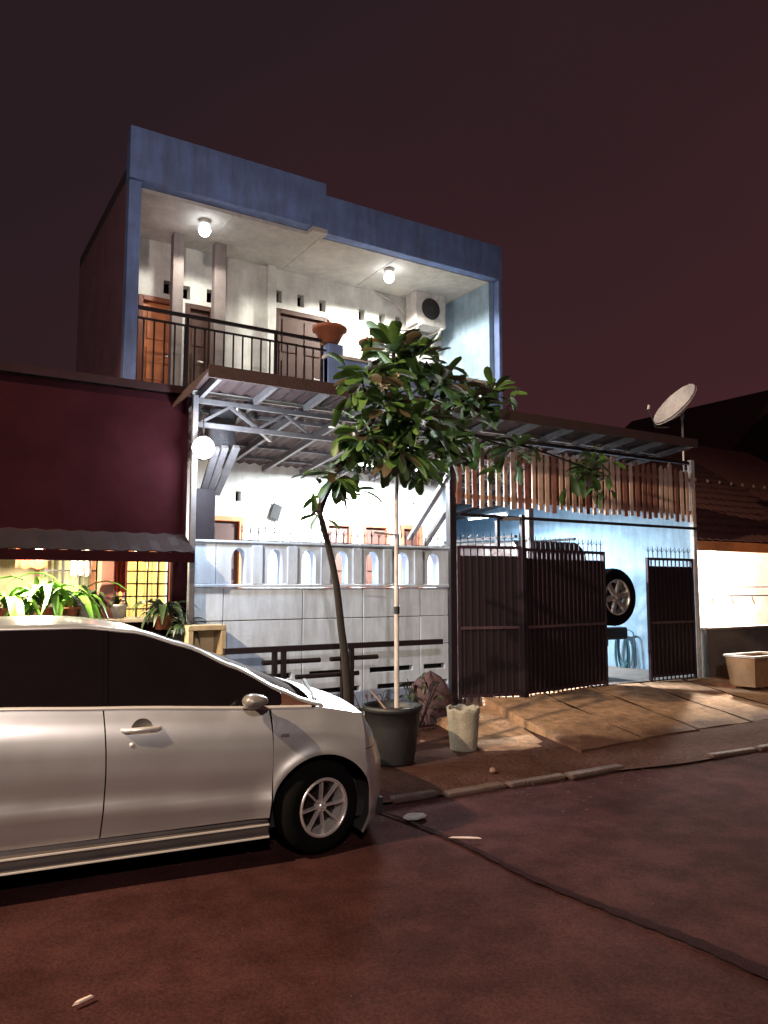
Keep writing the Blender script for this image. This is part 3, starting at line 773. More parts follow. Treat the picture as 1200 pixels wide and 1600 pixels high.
gate_leaf((xc1, -.02), (4.78, -.02), .26, at(1040, 872, Y=0).z, 'narrow right leaf of the dark iron gate, beside the white post')
# tall gate post with a hooked top and the overhead bar
gf = thing('tall_gate_post', 'tall dark gate post with a hooked top joined to a long overhead bar', 'gate frame', (xa, -.28, .1))
m = MB(); zp = at(815, 808, Y=-.28).z; m.box(xa-.028, -.308, .10, xa+.028, -.252, zp+.03); m.build('post', M_iron, gf, bevel=.004)
m = MB(); x2 = at(777, 815, Y=-.05).x; m.beam((xa-.03, -.28, zp-.02), (x2, -.05, zp-.02), .045); m.box(x2-.024, -.074, gt, x2+.024, -.026, zp-.043); m.build('hook', M_iron, gf)
zbar = at(880, 815, Y=.0).z
m = MB(); m.box(.051, -.13, zbar-.02, 4.79, -.098, zbar+.02); m.build('overhead_bar', M_iron, gf)
m = MB(); m.box(xa-.06, -.34, .08, xa+.06, -.22, .16); m.build('foot', M_cement, gf)
# stops under the gate
for px, lab in ((752, 'dark block under the left gate leaf'), (911, 'dark stone stop below the middle gate leaf')):
    p = at(px, 1092 if px < 800 else 1080, Z=.2)
    m = MB(); m.cbox(p, .12, .12, .16); tag(m.build('gate_stop', M_iron, bevel=.015), lab + ' on the driveway', 'stop')

# ------------------------------------------------------------------ off-roader in the carport
def wheel(parent, c, axis_y, r, w, rim_r, spokes=5, rimmat=None, subname='wheel', ang=0):
    Mx = Matrix.Translation(Vector(c)) @ Matrix.Rotation(PI/2 if axis_y > 0 else -PI/2, 4, 'X')
    # local z of Mx points along -Y*axis ; outside face at z=+w/2
    m = MB(); k = .022
    prof = [(rim_r, w/2-.02), (rim_r+.01, w/2-.004), (r-.06, w/2), (r-.02, w/2-.012), (r-.004, w/2-.035), (r, w/2-.06), (r, -w/2+.06), (r-.02, -w/2+.012), (rim_r, -w/2)]
    m.lathe(prof, 48, Mx); ty = m.build('tyre', M_rubber, parent)
    tr_ = MB()
    for q in range(40):
        a = 2*PI*q/40
        Mq = Mx @ Matrix.Rotation(a, 4, 'Z'); tr_.box(r-.004, -.008, -w/2+.05, r+.005, .008, w/2-.05, Mq)
    tr_.build('tread', M_rubber, ty)
    rm = MB()
    rm.lathe([(rim_r+.006, w/2-.004), (rim_r-.004, w/2+.006), (rim_r-.016, w/2-.002), (rim_r-.02, w/2-.03), (rim_r-.03, -w/2+.05)], 48, Mx)
    rm.lathe([(0, w/2-.012), (.026, w/2-.012), (.034, w/2-.03), (.04, w/2-.07)], 20, Mx)
    for q in range(spokes):
        a = 2*PI*q/spokes + ang; Mq = Mx @ Matrix.Rotation(a, 4, 'Z')
        hw = .0085 if spokes > 6 else .030
        zc0, zc1 = w/2-.022, w/2-.006
        vs = [(.02,-hw*.8,zc0),(.02,hw*.8,zc0),(rim_r-.008,hw,zc1),(rim_r-.008,-hw,zc1),(.02,-hw*1.4,zc0-.03),(.02,hw*1.4,zc0-.03),(rim_r-.008,hw*1.5,zc1-.03),(rim_r-.008,-hw*1.5,zc1-.03)]
        rm._add([Mq @ Vector(v) for v in vs], [(0,1,2,3),(7,6,5,4),(0,3,7,4),(1,5,6,2),(3,2,6,7),(0,4,5,1)])
    rm.build('rim', rimmat or M_chrome, parent)
    bd = MB(); bd.lathe([(0, .0), (rim_r-.032, .0), (rim_r-.032, -.02), (0, -.02)], 32, Mx); bd.build('brake_disc', mat('brake_dark', (.05,.035,.035), .5, .6, scale=20), parent)
sx = 2.52; sy = .62; sz = FLOOR-.02
suv = thing('off_road_car', 'dark boxy off-road car parked in the carport with a spare wheel on its back door', 'car', (sx, sy+2, sz))
M_suv = mat('dark_maroon_car_paint', (.008, .006, .007), .3, .1, var=.1, bump=0, coat=.8)
W = .86
side = [(0, .45), (0, 1.02), (.06, 1.10), (.16, 1.98), (.30, 2.12), (2.3, 2.15), (2.75, 1.15), (3.75, 1.05), (3.95, .95), (3.98, .45)]
def yz_extrude(poly, x0, x1, inset_top=.10):
    m = MB(); n = len(poly)
    def X(z, s): return sx + s*(W - max(0, (z-1.05))*.16)
    vs = [(X(z,-1), sy+y, sz+z) for y, z in poly] + [(X(z,1), sy+y, sz+z) for y, z in poly]
    return m._add(vs, [tuple(range(n)), tuple(range(2*n-1, n-1, -1))] + [(i,i+n,(i+1)%n+n,(i+1)%n) for i in range(n)])
yz_extrude(side, -W, W).build('body', M_suv, suv, bevel=.04)
m = MB()
def rearz(z): return sy + (.06 + (z-1.10)*.10/.68 if z > 1.10 else 0)
m._add([(sx-.66, rearz(1.2)-.006, sz+1.2), (sx+.66, rearz(1.2)-.006, sz+1.2), (sx+.58, rearz(1.72)-.006, sz+1.72), (sx-.58, rearz(1.72)-.006, sz+1.72)], [(0,1,2,3)]); m.build('rear_window', M_glassdark, suv)
for s in (-1, 1):
    def Xs(z): return sx + s*(W - max(0, z-1.05)*.16 + .004)
    for y0, y1 in ((.35, 1.15), (1.22, 1.85), (1.92, 2.5)):
        m = MB(); m._add([(Xs(1.2), sy+y0, sz+1.2), (Xs(1.2), sy+y1, sz+1.2), (Xs(1.72), sy+y1-.12*(y1 > 2.4)*2, sz+1.72), (Xs(1.72), sy+y0, sz+1.72)], [(0,1,2,3)]); m.build('window', M_glassdark, suv)
    m = MB(); m.box(sx+s*.80-.045, sy-.02, sz+.75, sx+s*.80+.045, sy+.04, sz+1.0); m.build('tail_lamp', mat('red_lamp_plastic', (.25,.01,.01), .3, bump=0), suv, bevel=.01)
    for yy in (.75, 3.2):
        wp = bpy.data.objects.new('wheel', None); COL.objects.link(wp); wp.parent = suv; wp.matrix_parent_inverse = WINV(suv)
        wm = MB(); Mw = Matrix.Translation((sx+s*.80, sy+yy, sz+.37)) @ Matrix.Rotation(PI/2*s, 4, 'Y')
        wm.lathe([(.2,.10),(.33,.11),(.37,.07),(.37,-.07),(.33,-.11),(.2,-.1)], 28, Mw); wm.build('tyre', M_rubber, wp)
        wm = MB(); wm.lathe([(0,.06),(.12,.05),(.19,.095),(.2,.1),(.2,-.1),(0,-.1)], 28, Mw); wm.build('rim', M_steel, wp)
    m = MB(); m.box(sx+s*.62-.025, sy+.3, sz+2.155, sx+s*.62+.025, sy+2.2, sz+2.195); m.build('roof_rail', M_blackpl, suv)
m = MB(); m.box(sx-.86, sy-.14, sz+.48, sx+.86, sy+.02, sz+.66); m.build('bumper', M_blackpl, suv, bevel=.03)
sa = at(940, 990, Y=.46); sb_ = at(977, 990, Y=.46)
MB().box(sa.x, .40, sa.z-.10, sb_.x, .60, sa.z+.09).build('rear_step', M_blackpl, suv, bevel=.03)
sp_c = at(965, 933, Y=.12); sw = bpy.data.objects.new('spare_wheel', None); COL.objects.link(sw); sw.parent = suv; sw.matrix_parent_inverse = WINV(suv)
wheel(sw, sp_c + Vector((0, .12, 0)), 1, .43, .25, .265, 6, mat('alloy_rim', (.62,.60,.58), .35, .8, scale=10, bump=0), ang=.2)
m = MB(); m.beam(sp_c+Vector((0,.1,0)), (sp_c.x-.25, sy+.02, sp_c.z), .08); m.build('wheel_bracket', M_blackpl, sw)

# garden hose on the boundary wall
hp = at(975, 985, X=4.86)
random.seed(9)
hs = MB(); pts = []
for k in range(5):
    rr = .16+.02*k; off = random.uniform(-.03,.03)
    for q in range(16):
        a = 2*PI*q/16 + PI/2
        pts.append(Vector((4.86-.03-.012*k, hp.y+off+rr*math.cos(a)*.62, hp.z-.30-.03*k+(.26+.04*k)*math.sin(a))))
pts.append(Vector((4.80, hp.y-.25, .9))); pts.append(Vector((4.80, hp.y-.3, .34)))
hs.tube(smoothpath(pts, 3), .012, 6); hose = hs.build('garden_hose', mat('blue_hose', (.04,.13,.16), .45, scale=10, bump=0)); tag(hose, 'coiled blue-green garden hose hanging on the wall below the spare wheel', 'hose')

# ------------------------------------------------------------------ satellite dish
dp = at(1062, 655, Y=.1)
sd = thing('satellite_dish', 'round white satellite dish tilted up at the right end of the carport roof', 'satellite dish', (dp.x, .1, z_e))
c = at(1064, 641, Y=.0); rr = .42
# the dish faces up and away to the left: its pale back and rim show
nrm = Vector((-.74, .22, .62)).normalized()
q = nrm.to_track_quat('Z', 'Y').to_matrix().to_4x4()
Md = Matrix.Translation(c) @ q
m = MB(); pr = [(rr*k/8, .16*(k/8)**2*rr/.36 - .02) for k in range(9)]
m.lathe(pr, 32, Md); m.lathe([(a, b-.008) for a, b in pr], 32, Md); m.lathe([(rr, .14), (rr+.012, .136), (rr, .128)], 32, Md); m.build('dish', mat('dish_paint', (.80,.72,.72), .45, scale=8, grime=.2), sd)
m = MB(); m.tube([(c.x+.10, .06, z_e-.35), (c.x+.10, .06, c.z-.02)], .015); m.build('mast', M_whitemetal, sd)
m = MB(); m.beam(c - nrm*.02, (c.x+.10, .06, c.z-.1), .07); m.beam(c-nrm*.02+Vector((0,0,-.1)), (c.x+.1, .06, z_e+.02), .025); m.build('bracket', M_steel, sd)
fp = at(1013, 640, Y=-.05); b2 = Md @ Vector((0, 0, 0)); low = at(1025, 668, Y=-.02)
m = MB(); m.tube([at(1045, 668, Y=0), low, fp], .010); m.build('feed_arm', M_steel, sd)
m = MB(); m.tube([fp, fp+Vector((.02,0,.07))], .022); m.build('receiver_head', M_whitemetal, sd)

# ------------------------------------------------------------------ right-hand neighbour
rn = thing('right_neighbour_house', 'low neighbour house with clay tile roof and a glaring lit porch wall', 'house', (7, 2, 0))
m = MB(); m.box(5.05, 2.2, 0, 14, 2.35, 3.0); m.build('porch_wall', mat('warm_white_wall', (.78,.72,.60), .8, scale=3, grime=.1), rn)
m = MB(); m.box(5.05, 7.8, 0, 14, 8, 3); m.box(13.85, 2.36, 0, 14, 7.79, 3); m.build('outer_wall', M_cement, rn)
ez = at(1140, 848, Y=.35).z; rz_top = ez + (2.6-.35)*math.tan(R(33))
rzr = ez + (5-.35)*math.tan(R(33))
m = MB(); m._add([(5.08, .35, ez-.02), (14.2, .35, ez-.02), (14.2, 5, rzr-.02), (5.08, 5, rzr-.02), (14.2, 9.6, ez-.02), (5.08, 9.6, ez-.02)], [(0,1,2,3),(3,2,4,5)]); rf = m.build('roof', mat('roof_under_boards', (.28,.11,.07), .8, scale=4), rn, solid=.03)
m = MB(); m.box(5.08, .32, ez-.16, 14.2, .345, ez+.01); m.build('eave_board', M_orange, rn)  # orange glow at the eave is put into the board colour
# clay tiles
def tile_mesh():
    m = MB(); rows = []
    for j, (t, h) in enumerate(((0, .028), (.34, 0))):
        rows.append([(.24*i/8, t, h + .028*math.sin(PI*i/8*1.0) + (.0 if i < 8 else 0)) for i in range(9)])
    m.grid(rows); m._add([tuple(p) for p in rows[0]] + [(p[0], p[1], p[2]-.022) for p in rows[0]], [(i, i+1, i+10, i+9) for i in range(8)])
    return m.mesh('tile', M_tile)
tme = tile_mesh(); th = R(33)
cnt = 0; random.seed(2)
for r_ in range(9):
    for c_ in range(21):
        s_ = r_*.30; y = .33 + s_*math.cos(th); z = ez+.01 + s_*math.sin(th)
        inst('tile', tme, rf, (5.08+c_*.235, y, z), Matrix.Rotation(th+random.gauss(0,.012), 4, 'X') @ Matrix.Rotation(random.gauss(0,.01), 4, 'Z')); cnt += 1
rest = MB()
for r_ in range(9, 19):
    for c_ in range(21, 0, -1):
        s_ = r_*.30; y = .33+s_*math.cos(th); z = ez+.01+s_*math.sin(th)
        rest._add([(5.08+c_*.235, y, z+.03), (5.08+(c_-1)*.235+.12, y, z+.05), (5.08+(c_-1)*.235, y, z+.03), (5.08+(c_-1)*.235, y+.28, z+.2), (5.08+(c_-1)*.235+.12, y+.28, z+.215), (5.08+c_*.235, y+.28, z+.2)], [(0,1,4,5),(1,2,3,4)])
o = rest.build('upper_tiles', M_tile, rf); o['kind'] = 'stuff'
m = MB(); xx = 5.08
while xx < 12:
    yk = at(1140, 757, Y=2.4); 
    m.lathe([(.0,0),(.035,.02),(.03,.06),(0,.09)], 8, Matrix.Translation((xx, 2.55, ez+(2.55-.35)*math.tan(th)+.06))); xx += .42
m.build('ridge_knobs', mat('pale_knob', (.35,.25,.22), .7), rn)
bgx = at(1120, 700, Y=7).x
bg_ = thing('gabled_house', 'dark unlit gabled house rising behind the low tiled roof', 'house', (14, 10, 0))
m = MB(); xl = at(1092, 760, Y=9).x; xr = at(1340, 760, Y=9).x; zt1 = at(1092, 745, Y=9).z; zt2 = at(1225, 610, Y=9).z
m._add([(xl, 9, 0), (xr, 9, 0), (xr, 9, zt1), ((xl+xr)/2, 9, zt2), (xl, 9, zt1), (xl, 16, 0), (xr, 16, 0), (xr, 16, zt1), ((xl+xr)/2, 16, zt2), (xl, 16, zt1)],
       [(0,1,2,3,4),(9,8,7,6,5),(0,4,9,5),(1,6,7,2)]); m.build('walls', M_cement, bg_)
m = MB(); xm = (xl+xr)/2
m._add([(xl-.3, 8.7, zt1-.2), (xm, 8.7, zt2+.1), (xm, 16.3, zt2+.1), (xl-.3, 16.3, zt1-.2), (xr+.3, 8.7, zt1-.2), (xr+.3, 16.3, zt1-.2)], [(0,1,2,3),(1,4,5,2)]); m.build('roof', M_tile, bg_, solid=.12)
# porch fence wall of the neighbour
lw = MB(); zw = at(1140, 979, Y=.0).z; x0 = 5.05
o = MB().box(x0, -.06, .02, 11.5, .07, zw-.04).build('low_fence_wall', mat('grey_render', (.10,.085,.08), .9, scale=4, grime=.4, bump=.4))
lfw = thing('low_front_wall', 'low dark grey front wall below the glaring porch on the right', 'wall', (7, 0, 0)); o.name = 'wall_body'; o.parent = lfw; o.matrix_parent_inverse = WINV(lfw)
MB().box(x0-.02, -.09, zw-.04, 11.5, .10, zw).build('coping', mat('grey_coping', (.2,.15,.13), .9, scale=4), lfw, bevel=.01)
# clothes rail with hangers
ry_ = 1.2
zr = at(1140, 931, Y=ry_).z
cr = thing('clothes_rail', 'thin metal clothes rail with hooks across the glaring porch', 'clothes rail', (7, ry_, .1))
m = MB(); m.tube([(5.1, ry_, zr+.01), (9, ry_, zr)], .014); m.tube([(5.1, ry_, zr+.17), (6.0, ry_, zr+.17)], .012); m.tube([(7.1, ry_, zr+.17), (9, ry_, zr+.17)], .012); m.build('rail', M_steel, cr)
for xx in (5.12, 8.98):
    m = MB(); m.tube([(xx, ry_, .04), (xx, ry_, zr+.2)], .016); m.build('upright', M_steel, cr)
hk = MB(); hk.tube([(0,0,.02),(.015,0,-.04),(.05,.0,-.10),(.09,0,-.15)], [.012,.014,.016,.01], 6); hme = hk.mesh('hook', mat('hook_wood', (.25,.15,.08), .6))
for px in (1081, 1112, 1143, 1175, 1205):
    p = at(px, 935, Y=ry_); inst('hook', hme, cr, (p.x, ry_, zr-.02))
# porch lamp
pl = thing('porch_lamp', 'lit lamp below the eave of the tiled porch on the right', 'lamp', (6.9, 1.3, 2.35))
m = MB(); m.lathe([(0,.16),(.06,.16),(.06,.1),(.02,.09)], 14, Matrix.Translation((6.9,1.3,2.35))); m.tube([(6.9,1.3,2.5),(6.9,1.3,2.9)], .008); m.build('lamp_holder', M_blackpl, pl)
m = MB(); m.lathe([(0,.1),(.05,.09),(.085,.04),(.09,0),(.06,-.06),(0,-.09)], 18, Matrix.Translation((6.9,1.3,2.35))); m.build('globe', M_bulbw, pl)
l = lamp('lamp_light', 'POINT', (6.9, 1.22, 2.2), 2900, (1, .93, .80), .08); l.parent = pl; l.matrix_parent_inverse = WINV(pl)
# planter box on the right verge
bp = at(1200, 1050, Y=-1.1)
tb = thing('concrete_planter', 'warm lit rectangular concrete planter on the verge by the low grey wall', 'planter', (bp.x+.2, -1.1, .06))
bx0 = at(1176, 1050, Y=-1.1).x
m = MB(); zt_ = at(1185, 1028, Y=-1.1).z; zb2 = at(1185, 1074, Y=-1.1).z
vs = [(bx0+.05,-1.1,zb2),(bx0+.85,-1.1,zb2),(bx0+.85,-.7,zb2),(bx0+.05,-.7,zb2),(bx0,-1.14,zt_),(bx0+.9,-1.14,zt_),(bx0+.9,-.66,zt_),(bx0,-.66,zt_)]
m._add(vs, [(0,3,2,1),(0,1,5,4),(1,2,6,5),(2,3,7,6),(3,0,4,7)]); m._add([(bx0+.02,-1.12,zt_-.05),(bx0+.88,-1.12,zt_-.05),(bx0+.88,-.68,zt_-.05),(bx0+.02,-.68,zt_-.05)],[(0,1,2,3)]); m.build('box', mat('warm_concrete', (.28,.15,.07), .85, scale=6, bump=.4), tb)
m = MB(); m.box(bx0-.02,-1.16,zt_,bx0+.92,-1.10,zt_+.03); m.box(bx0-.02,-.70,zt_,bx0+.92,-.64,zt_+.03); m.box(bx0-.02,-1.099,zt_,bx0+.04,-.701,zt_+.03); m.box(bx0+.86,-1.099,zt_,bx0+.92,-.701,zt_+.03); m.build('rim', mat('pale_rim', (.5,.42,.36), .8), tb)

# ------------------------------------------------------------------ left-hand neighbour
ln_ = thing('left_neighbour_house', 'dark maroon neighbour house with a low awning over a lit window', 'house', (-8, 1, 0))
ux = FX0-.03
zu = at(200, 608, Y=.12).z
m = MB(); m.box(-16, .12, 2.13, ux-.02, .27, zu); m.box(ux-.02-.12, .271, 2.2, ux-.02, 1.28, zu); m.build('upper_wall', M_maroon, ln_)
m = MB(); m._add([(-16, .02, zu+.002), (ux-.02, .02, zu+.002), (ux-.02, 5, zu+.9), (-16, 5, zu+.9)], [(0,1,2,3)]); m.build('roof', mat('black_red_roof', (.014, .005, .006), .9, spec=.1), ln_, solid=.08)
wy = 1.35
win = rect(182, 262, 868, 990, wy); win[2] = 1.05; win[3] = 2.1
win2 = rect(60, 140, 868, 990, wy); win2[2] = 1.25; win2[3] = 2.1
wall_cells(-16, ux-.07, .1, 2.19, wy, wy+.12, [win, win2]).build('porch_wall', M_cream, ln_)
def grille(r, Y, nx, nz, mm):
    m = MB(); 
    for i in range(nx+1): x = r[0]+(r[1]-r[0])*i/nx; m.box(x-.008, Y-.01, r[2], x+.008, Y+.006, r[3])
    for j in range(nz+1): z = r[2]+(r[3]-r[2])*j/nz; m.box(r[0], Y-.008, z-.008, r[1], Y+.004, z+.008)
    return m.build('window_grille', mm, ln_)
M_curtain = mat('yellow_curtain', (.72, .52, .20), .8, scale=4, bump=.1)
for r_, cc in ((win, M_curtain), (win2, mat('cream_curtain', (.62,.58,.40), .8, scale=4, bump=.1))):
    f = MB(); f.box(r_[0]-.05, wy-.02, r_[2]-.05, r_[1]+.05, wy-.001, r_[2]); f.box(r_[0]-.05, wy-.02, r_[3], r_[1]+.05, wy-.001, r_[3]+.05); f.box(r_[0]-.05, wy-.02, r_[2], r_[0], wy-.001, r_[3]); f.box(r_[1], wy-.02, r_[2], r_[1]+.05, wy-.001, r_[3])
    wf = f.build('window', M_wood, ln_)
    c = MB(); rows = []
    for zz in (r_[2], (r_[2]+r_[3])/2, r_[3]): rows.append([(r_[0]+(r_[1]-r_[0])*i/40, wy+.09+.02*math.sin(i*1.1), zz) for i in range(41)])
    c.grid(rows).build('curtain', cc, wf)
gr1 = rect(180, 262, 868, 975, .62); gr1[2] = 1.32; gr1[3] = 2.14
gf_ = grille(gr1, .62, 5, 6, M_iron)
gr2 = rect(70, 150, 868, 975, .62); gr2[2] = 1.32; gr2[3] = 2.14
grille(gr2, .62, 3, 3, M_iron)
# pillar
px0, px1 = at(156, 900, Y=.3).x, at(178, 900, Y=.3).x
MB().box(px0, .26, .1, px1, .40, 2.12).build('pillar', mat('red_brown_pillar', (.34,.12,.09), .7, scale=5, grime=.3), ln_, bevel=.01)
px0, px1 = at(272, 900, Y=.2).x, at(296, 900, Y=.2).x
MB().box(px0, .26, .1, px1, .36, 2.12).build('pillar', M_maroon, ln_, bevel=.01)
# low porch wall with ledge
zl = at(100, 968, Y=.2).z
MB().box(-16, .15, .1, ux-.07, .25, zl-.04).build('porch_parapet', M_maroon, ln_)
MB().box(-16, .08, zl-.04, ux-.07, .50, zl).build('parapet_ledge', mat('ledge_cream', (.55,.48,.38), .7, scale=5), ln_, bevel=.008)
# awning
aw = thing('sheet_awning', 'long low dark corrugated awning over the left neighbour porch', 'awning', (-8, 0, 2.2))
zaw = at(150, 862, Y=-.25).z
rows = []; n = 240
for f in (0, .5, 1): rows.append([(-16+(ux-.04+16)*i/n, -.25+.36*f, zaw+.02+.20*f+.007*math.cos(i*PI/2)) for i in range(n+1)])
MB().grid(rows, False).build('corrugated_sheet', mat('dark_awning_sheet', (.014,.009,.010), .85, spec=.1, scale=4), aw, solid=.01)
MB().box(-16, -.27, zaw-.09, ux-.04, -.245, zaw+.01).build('fascia_board', M_maroon, aw)
# hanging cloths
M_red = mat('red_cloth', (.50,.07,.03), .8, scale=8); M_wh = mat('white_cloth', (.65,.60,.55), .8, scale=8)
for px, mm, lab, w, y0, y1 in ((50, M_red, 'dark red cloth hanging under the awning above the plants', .3, 866, 888), (190, M_red, 'red cloth hanging in front of the grilled yellow window', .13, 872, 925), (128, M_wh, 'pale cloth hanging beside the red brown pillar', .2, 866, 900),
                       (287, M_wh, 'narrow pale cloth hanging at the right end of the awning', .09, 868, 925)):
    c = at(px, 880, Y=.45); z0 = at(px, y1, Y=.45).z; z1 = 2.14
    rows = []
    for j in range(5):
        f = j/4; rows.append([(c.x-w/2+w*i/16, .45+.018*math.sin(i*1.3+j*.3), z0+(z1-z0)*f+.01*math.sin(i)) for i in range(17)])
    tag(MB().grid(rows).build('hanging_cloth', mm, solid=.004), lab, 'cloth', 'cloths hanging under the awning')
# plants on the ledge
def strap_leaf(mm, L_=.42, w=.028, droop=1.0):
    rows = []
    for k in range(7):
        f = k/6; y = L_*f*.85; z = L_*(1.1*f - droop*f*f*1.25); ww = w*math.sin(PI*min(.98, f*.85+.12))
        rows.append([(-ww, y, z+ww*.35), (0, y, z), (ww, y, z+ww*.35)])
    return MB().grid(rows).mesh('leaf', mm)
bright = [strap_leaf(M_bright, .40, .030), strap_leaf(M_bright, .34, .034, 1.25), strap_leaf(M_bright, .48, .026, .9)]
darkl = [strap_leaf(M_darkleaf, .32, .034, .8), strap_leaf(M_darkleaf, .26, .03, 1.1)]
redl = [strap_leaf(M_redleaf, .34, .03, .8), strap_leaf(M_redleaf, .26, .03, 1.1)]
def potted(px, Y, leaves, n, label, s=1, pot=(.09, .12), mm=None, seed=1, z=None):
    p = at(px, 960, Y=Y); p.z = z if z is not None else zl
    t = thing('potted_plant', label, 'plant', p, 0, 'potted plants on the left neighbour ledge')
    r0, h = pot; MB().lathe([(0,0),(r0*.75,0),(r0,h*.85),(r0*1.12,h*.87),(r0*1.12,h),(r0*.95,h),(r0*.9,h*.9),(0,h*.88)], 16, Matrix.Translation(p)).build('pot', mm or M_terra, t)
    random.seed(seed)
    for k in range(n):
        a = 2*PI*k/n*2.4+random.uniform(-.3,.3); sc = s*random.uniform(.7,1.15)
        inst('leaf', random.choice(leaves), t, p+Vector((0,0,h*.9+random.uniform(0,.06))), Matrix.Rotation(a, 4, 'Z') @ Matrix.Rotation(random.uniform(-.35,.35), 4, 'X'), (sc,sc,sc))
potted(8, .18, bright, 24, 'bright green strappy plant at the left edge of the ledge', 1.45, seed=4)
potted(72, .20, bright, 26, 'bright arching strappy plant in the middle of the ledge, left of another', 1.5, seed=5)
potted(108, .22, bright, 22, 'bright green strappy plant beside the white pot on the ledge', 1.5, seed=6)
potted(138, .30, darkl, 14, 'dark leafed plant in a white pot left of the red brown pillar', 1.1, (.11,.15), M_wh, seed=7)
potted(184, .30, darkl, 12, 'small plant in a white pot right of the red brown pillar', .6, (.09,.14), M_wh, seed=8)
potted(255, .10, darkl, 34, 'tall dark bushy plant at the right end of the ledge', 1.25, (.1,.14), M_terra, seed=9, z=zl-.12)
potted(285, -.05, darkl, 20, 'dark shrub in front of the maroon end pillar', .95, (.12,.2), M_pot, seed=10, z=zl-.33)
# plinth that carries the last shrub, with a cream niche box
p = at(318, 1000, Y=-.16)
nb = thing('niche_box', 'cream open fronted concrete niche box on a post at the fence corner', 'box', (p.x, -.16, .06))
zt_ = at(318, 976, Y=-.16).z; zb2 = at(318, 1014, Y=-.16).z
m = MB(); a, b = p.x-.20, p.x+.19
m.box(a, -.30, zt_-.05, b, -.055, zt_); m.box(a, -.30, zb2-.12, b, -.055, zb2-.06); m.box(b-.05, -.30, zb2-.06, b, -.055, zt_-.05); m.box(a, -.30, zb2-.06, a+.05, -.055, zt_-.05); m.box(a+.05, -.08, zb2-.06, b-.05, -.055, zt_-.05)
m.build('niche', mat('cream_box', (.48,.38,.24), .75, scale=5, grime=.3), nb, bevel=.006)
MB().box(a+.03, -.28, .05, b-.03, -.06, zb2-.121).build('plinth', M_cement, nb, bevel=.01)
# plinth under the end shrub
pp = at(285, 960, Y=-.05)
tag(MB().box(pp.x-.16, -.2, .05, pp.x+.16, .06, zl-.33).build('plant_plinth', M_cement, bevel=.01), 'dark plinth under the shrub left of the fence corner', 'plinth')
# porch lamp of the left neighbour
pc = at(60, 880, Y=-.05); pc.z = 2.0
pl2 = thing('porch_lamp', 'small lit warm lamp tucked under the left awning above the plants', 'lamp', pc)
MB().lathe([(0,.13),(.05,.13),(.05,.07),(.02,.06)], 14, Matrix.Translation(pc)).build('lamp_holder', M_blackpl, pl2)
MB().lathe([(0,.07),(.03,.06),(.045,.02),(.04,-.02),(0,-.045)], 14, Matrix.Translation(pc)).build('bulb', M_bulbw, pl2)
l = lamp('lamp_light', 'POINT', pc-Vector((0,0.0,.1)), 230, (1,.93,.66), .05); l.parent = pl2; l.matrix_parent_inverse = WINV(pl2)
pc = at(215, 880, Y=.95); pc.z = 2.05
pl3 = thing('porch_lamp', 'warm lamp inside the left porch before the grilled yellow window', 'lamp', pc)
MB().lathe([(0,.13),(.05,.13),(.05,.07),(.02,.06)], 14, Matrix.Translation(pc)).build('lamp_holder', M_blackpl, pl3)
MB().lathe([(0,.07),(.03,.06),(.045,.02),(.04,-.02),(0,-.045)], 14, Matrix.Translation(pc)).build('bulb', M_bulbw, pl3)
l = lamp('lamp_light', 'POINT', pc-Vector((0,0.0,.1)), 40, (1,.80,.45), .05); l.parent = pl3; l.matrix_parent_inverse = WINV(pl3)

# ------------------------------------------------------------------ low iron rail before the fence wall
lr = thing('low_iron_rail', 'low dark rail with twin posts before the fence wall', 'rail', (-2, -.42, .08))
a = at(350, 1016, Y=-.42); b = at(690, 1004, Y=-.42)
zr_ = (a.z+b.z)/2
MB().box(a.x, -.45, zr_-.03, b.x, -.39, zr_+.03).build('top_rail', M_iron, lr)
for px in (429, 443, 536, 549):
    x = at(px, 1030, Y=-.42).x; MB().box(x-.024, -.444, .08, x+.024, -.396, zr_-.031).build('post', M_iron, lr)
for x0, x1, py in ((410, 500, 1036), (516, 590, 1030), (462, 560, 1058)):
    a = at(x0, py, Y=-.40); b = at(x1, py, Y=-.40); MB().tube([(a.x, -.40, a.z), (b.x, -.40, a.z)], .026).build('short_rail', M_iron, lr)

# shrubs and litter along the wall foot
def bush(px, py, Y, n, leaves, label, s=1, seed=0, spread=.35, h=.4, cat='shrub'):
    p = at(px, py, Y=Y); p.z = .1
    t = thing('low_shrub', label, cat, p, 0, 'low shrubs at the foot of the fence')
    random.seed(seed); m = MB()
    for k in range(7):
        a = random.uniform(0, 2*PI); m.tube([p, p+Vector((math.cos(a)*spread*.4, math.sin(a)*spread*.3, h*.5)), p+Vector((math.cos(a)*spread*.7, math.sin(a)*spread*.5, h*.85))], [.012,.008,.004], 5)
    m.build('stems', M_bark, t)
    for k in range(n):
        a = random.uniform(0, 2*PI); rr = random.uniform(0,1)**.6; q = p+Vector((math.cos(a)*spread*rr, math.sin(a)*spread*rr*.6, h*random.uniform(.15,.95)*(1-.4*rr)))
        sc = s*random.uniform(.4,.8)
        inst('leaf', random.choice(leaves), t, q, Matrix.Rotation(a-PI/2+random.uniform(-.5,.5), 4, 'Z') @ Matrix.Rotation(random.uniform(-.5,.6), 4, 'X'), (sc,sc,sc))
bush(505, 1080, -.75, 46, redl, 'dark maroon leafed shrub behind the car bonnet, below the rail', .9, 31, .42, .38)
bush(580, 1080, -.75, 50, redl, 'dark maroon leafed shrub between the leaning trunk and the black pot', .95, 32, .42, .5)
bush(655, 1080, -.55, 46, redl+darkl, 'taller dark shrub right of the white pole against the fence', 1.0, 33, .36, .62)

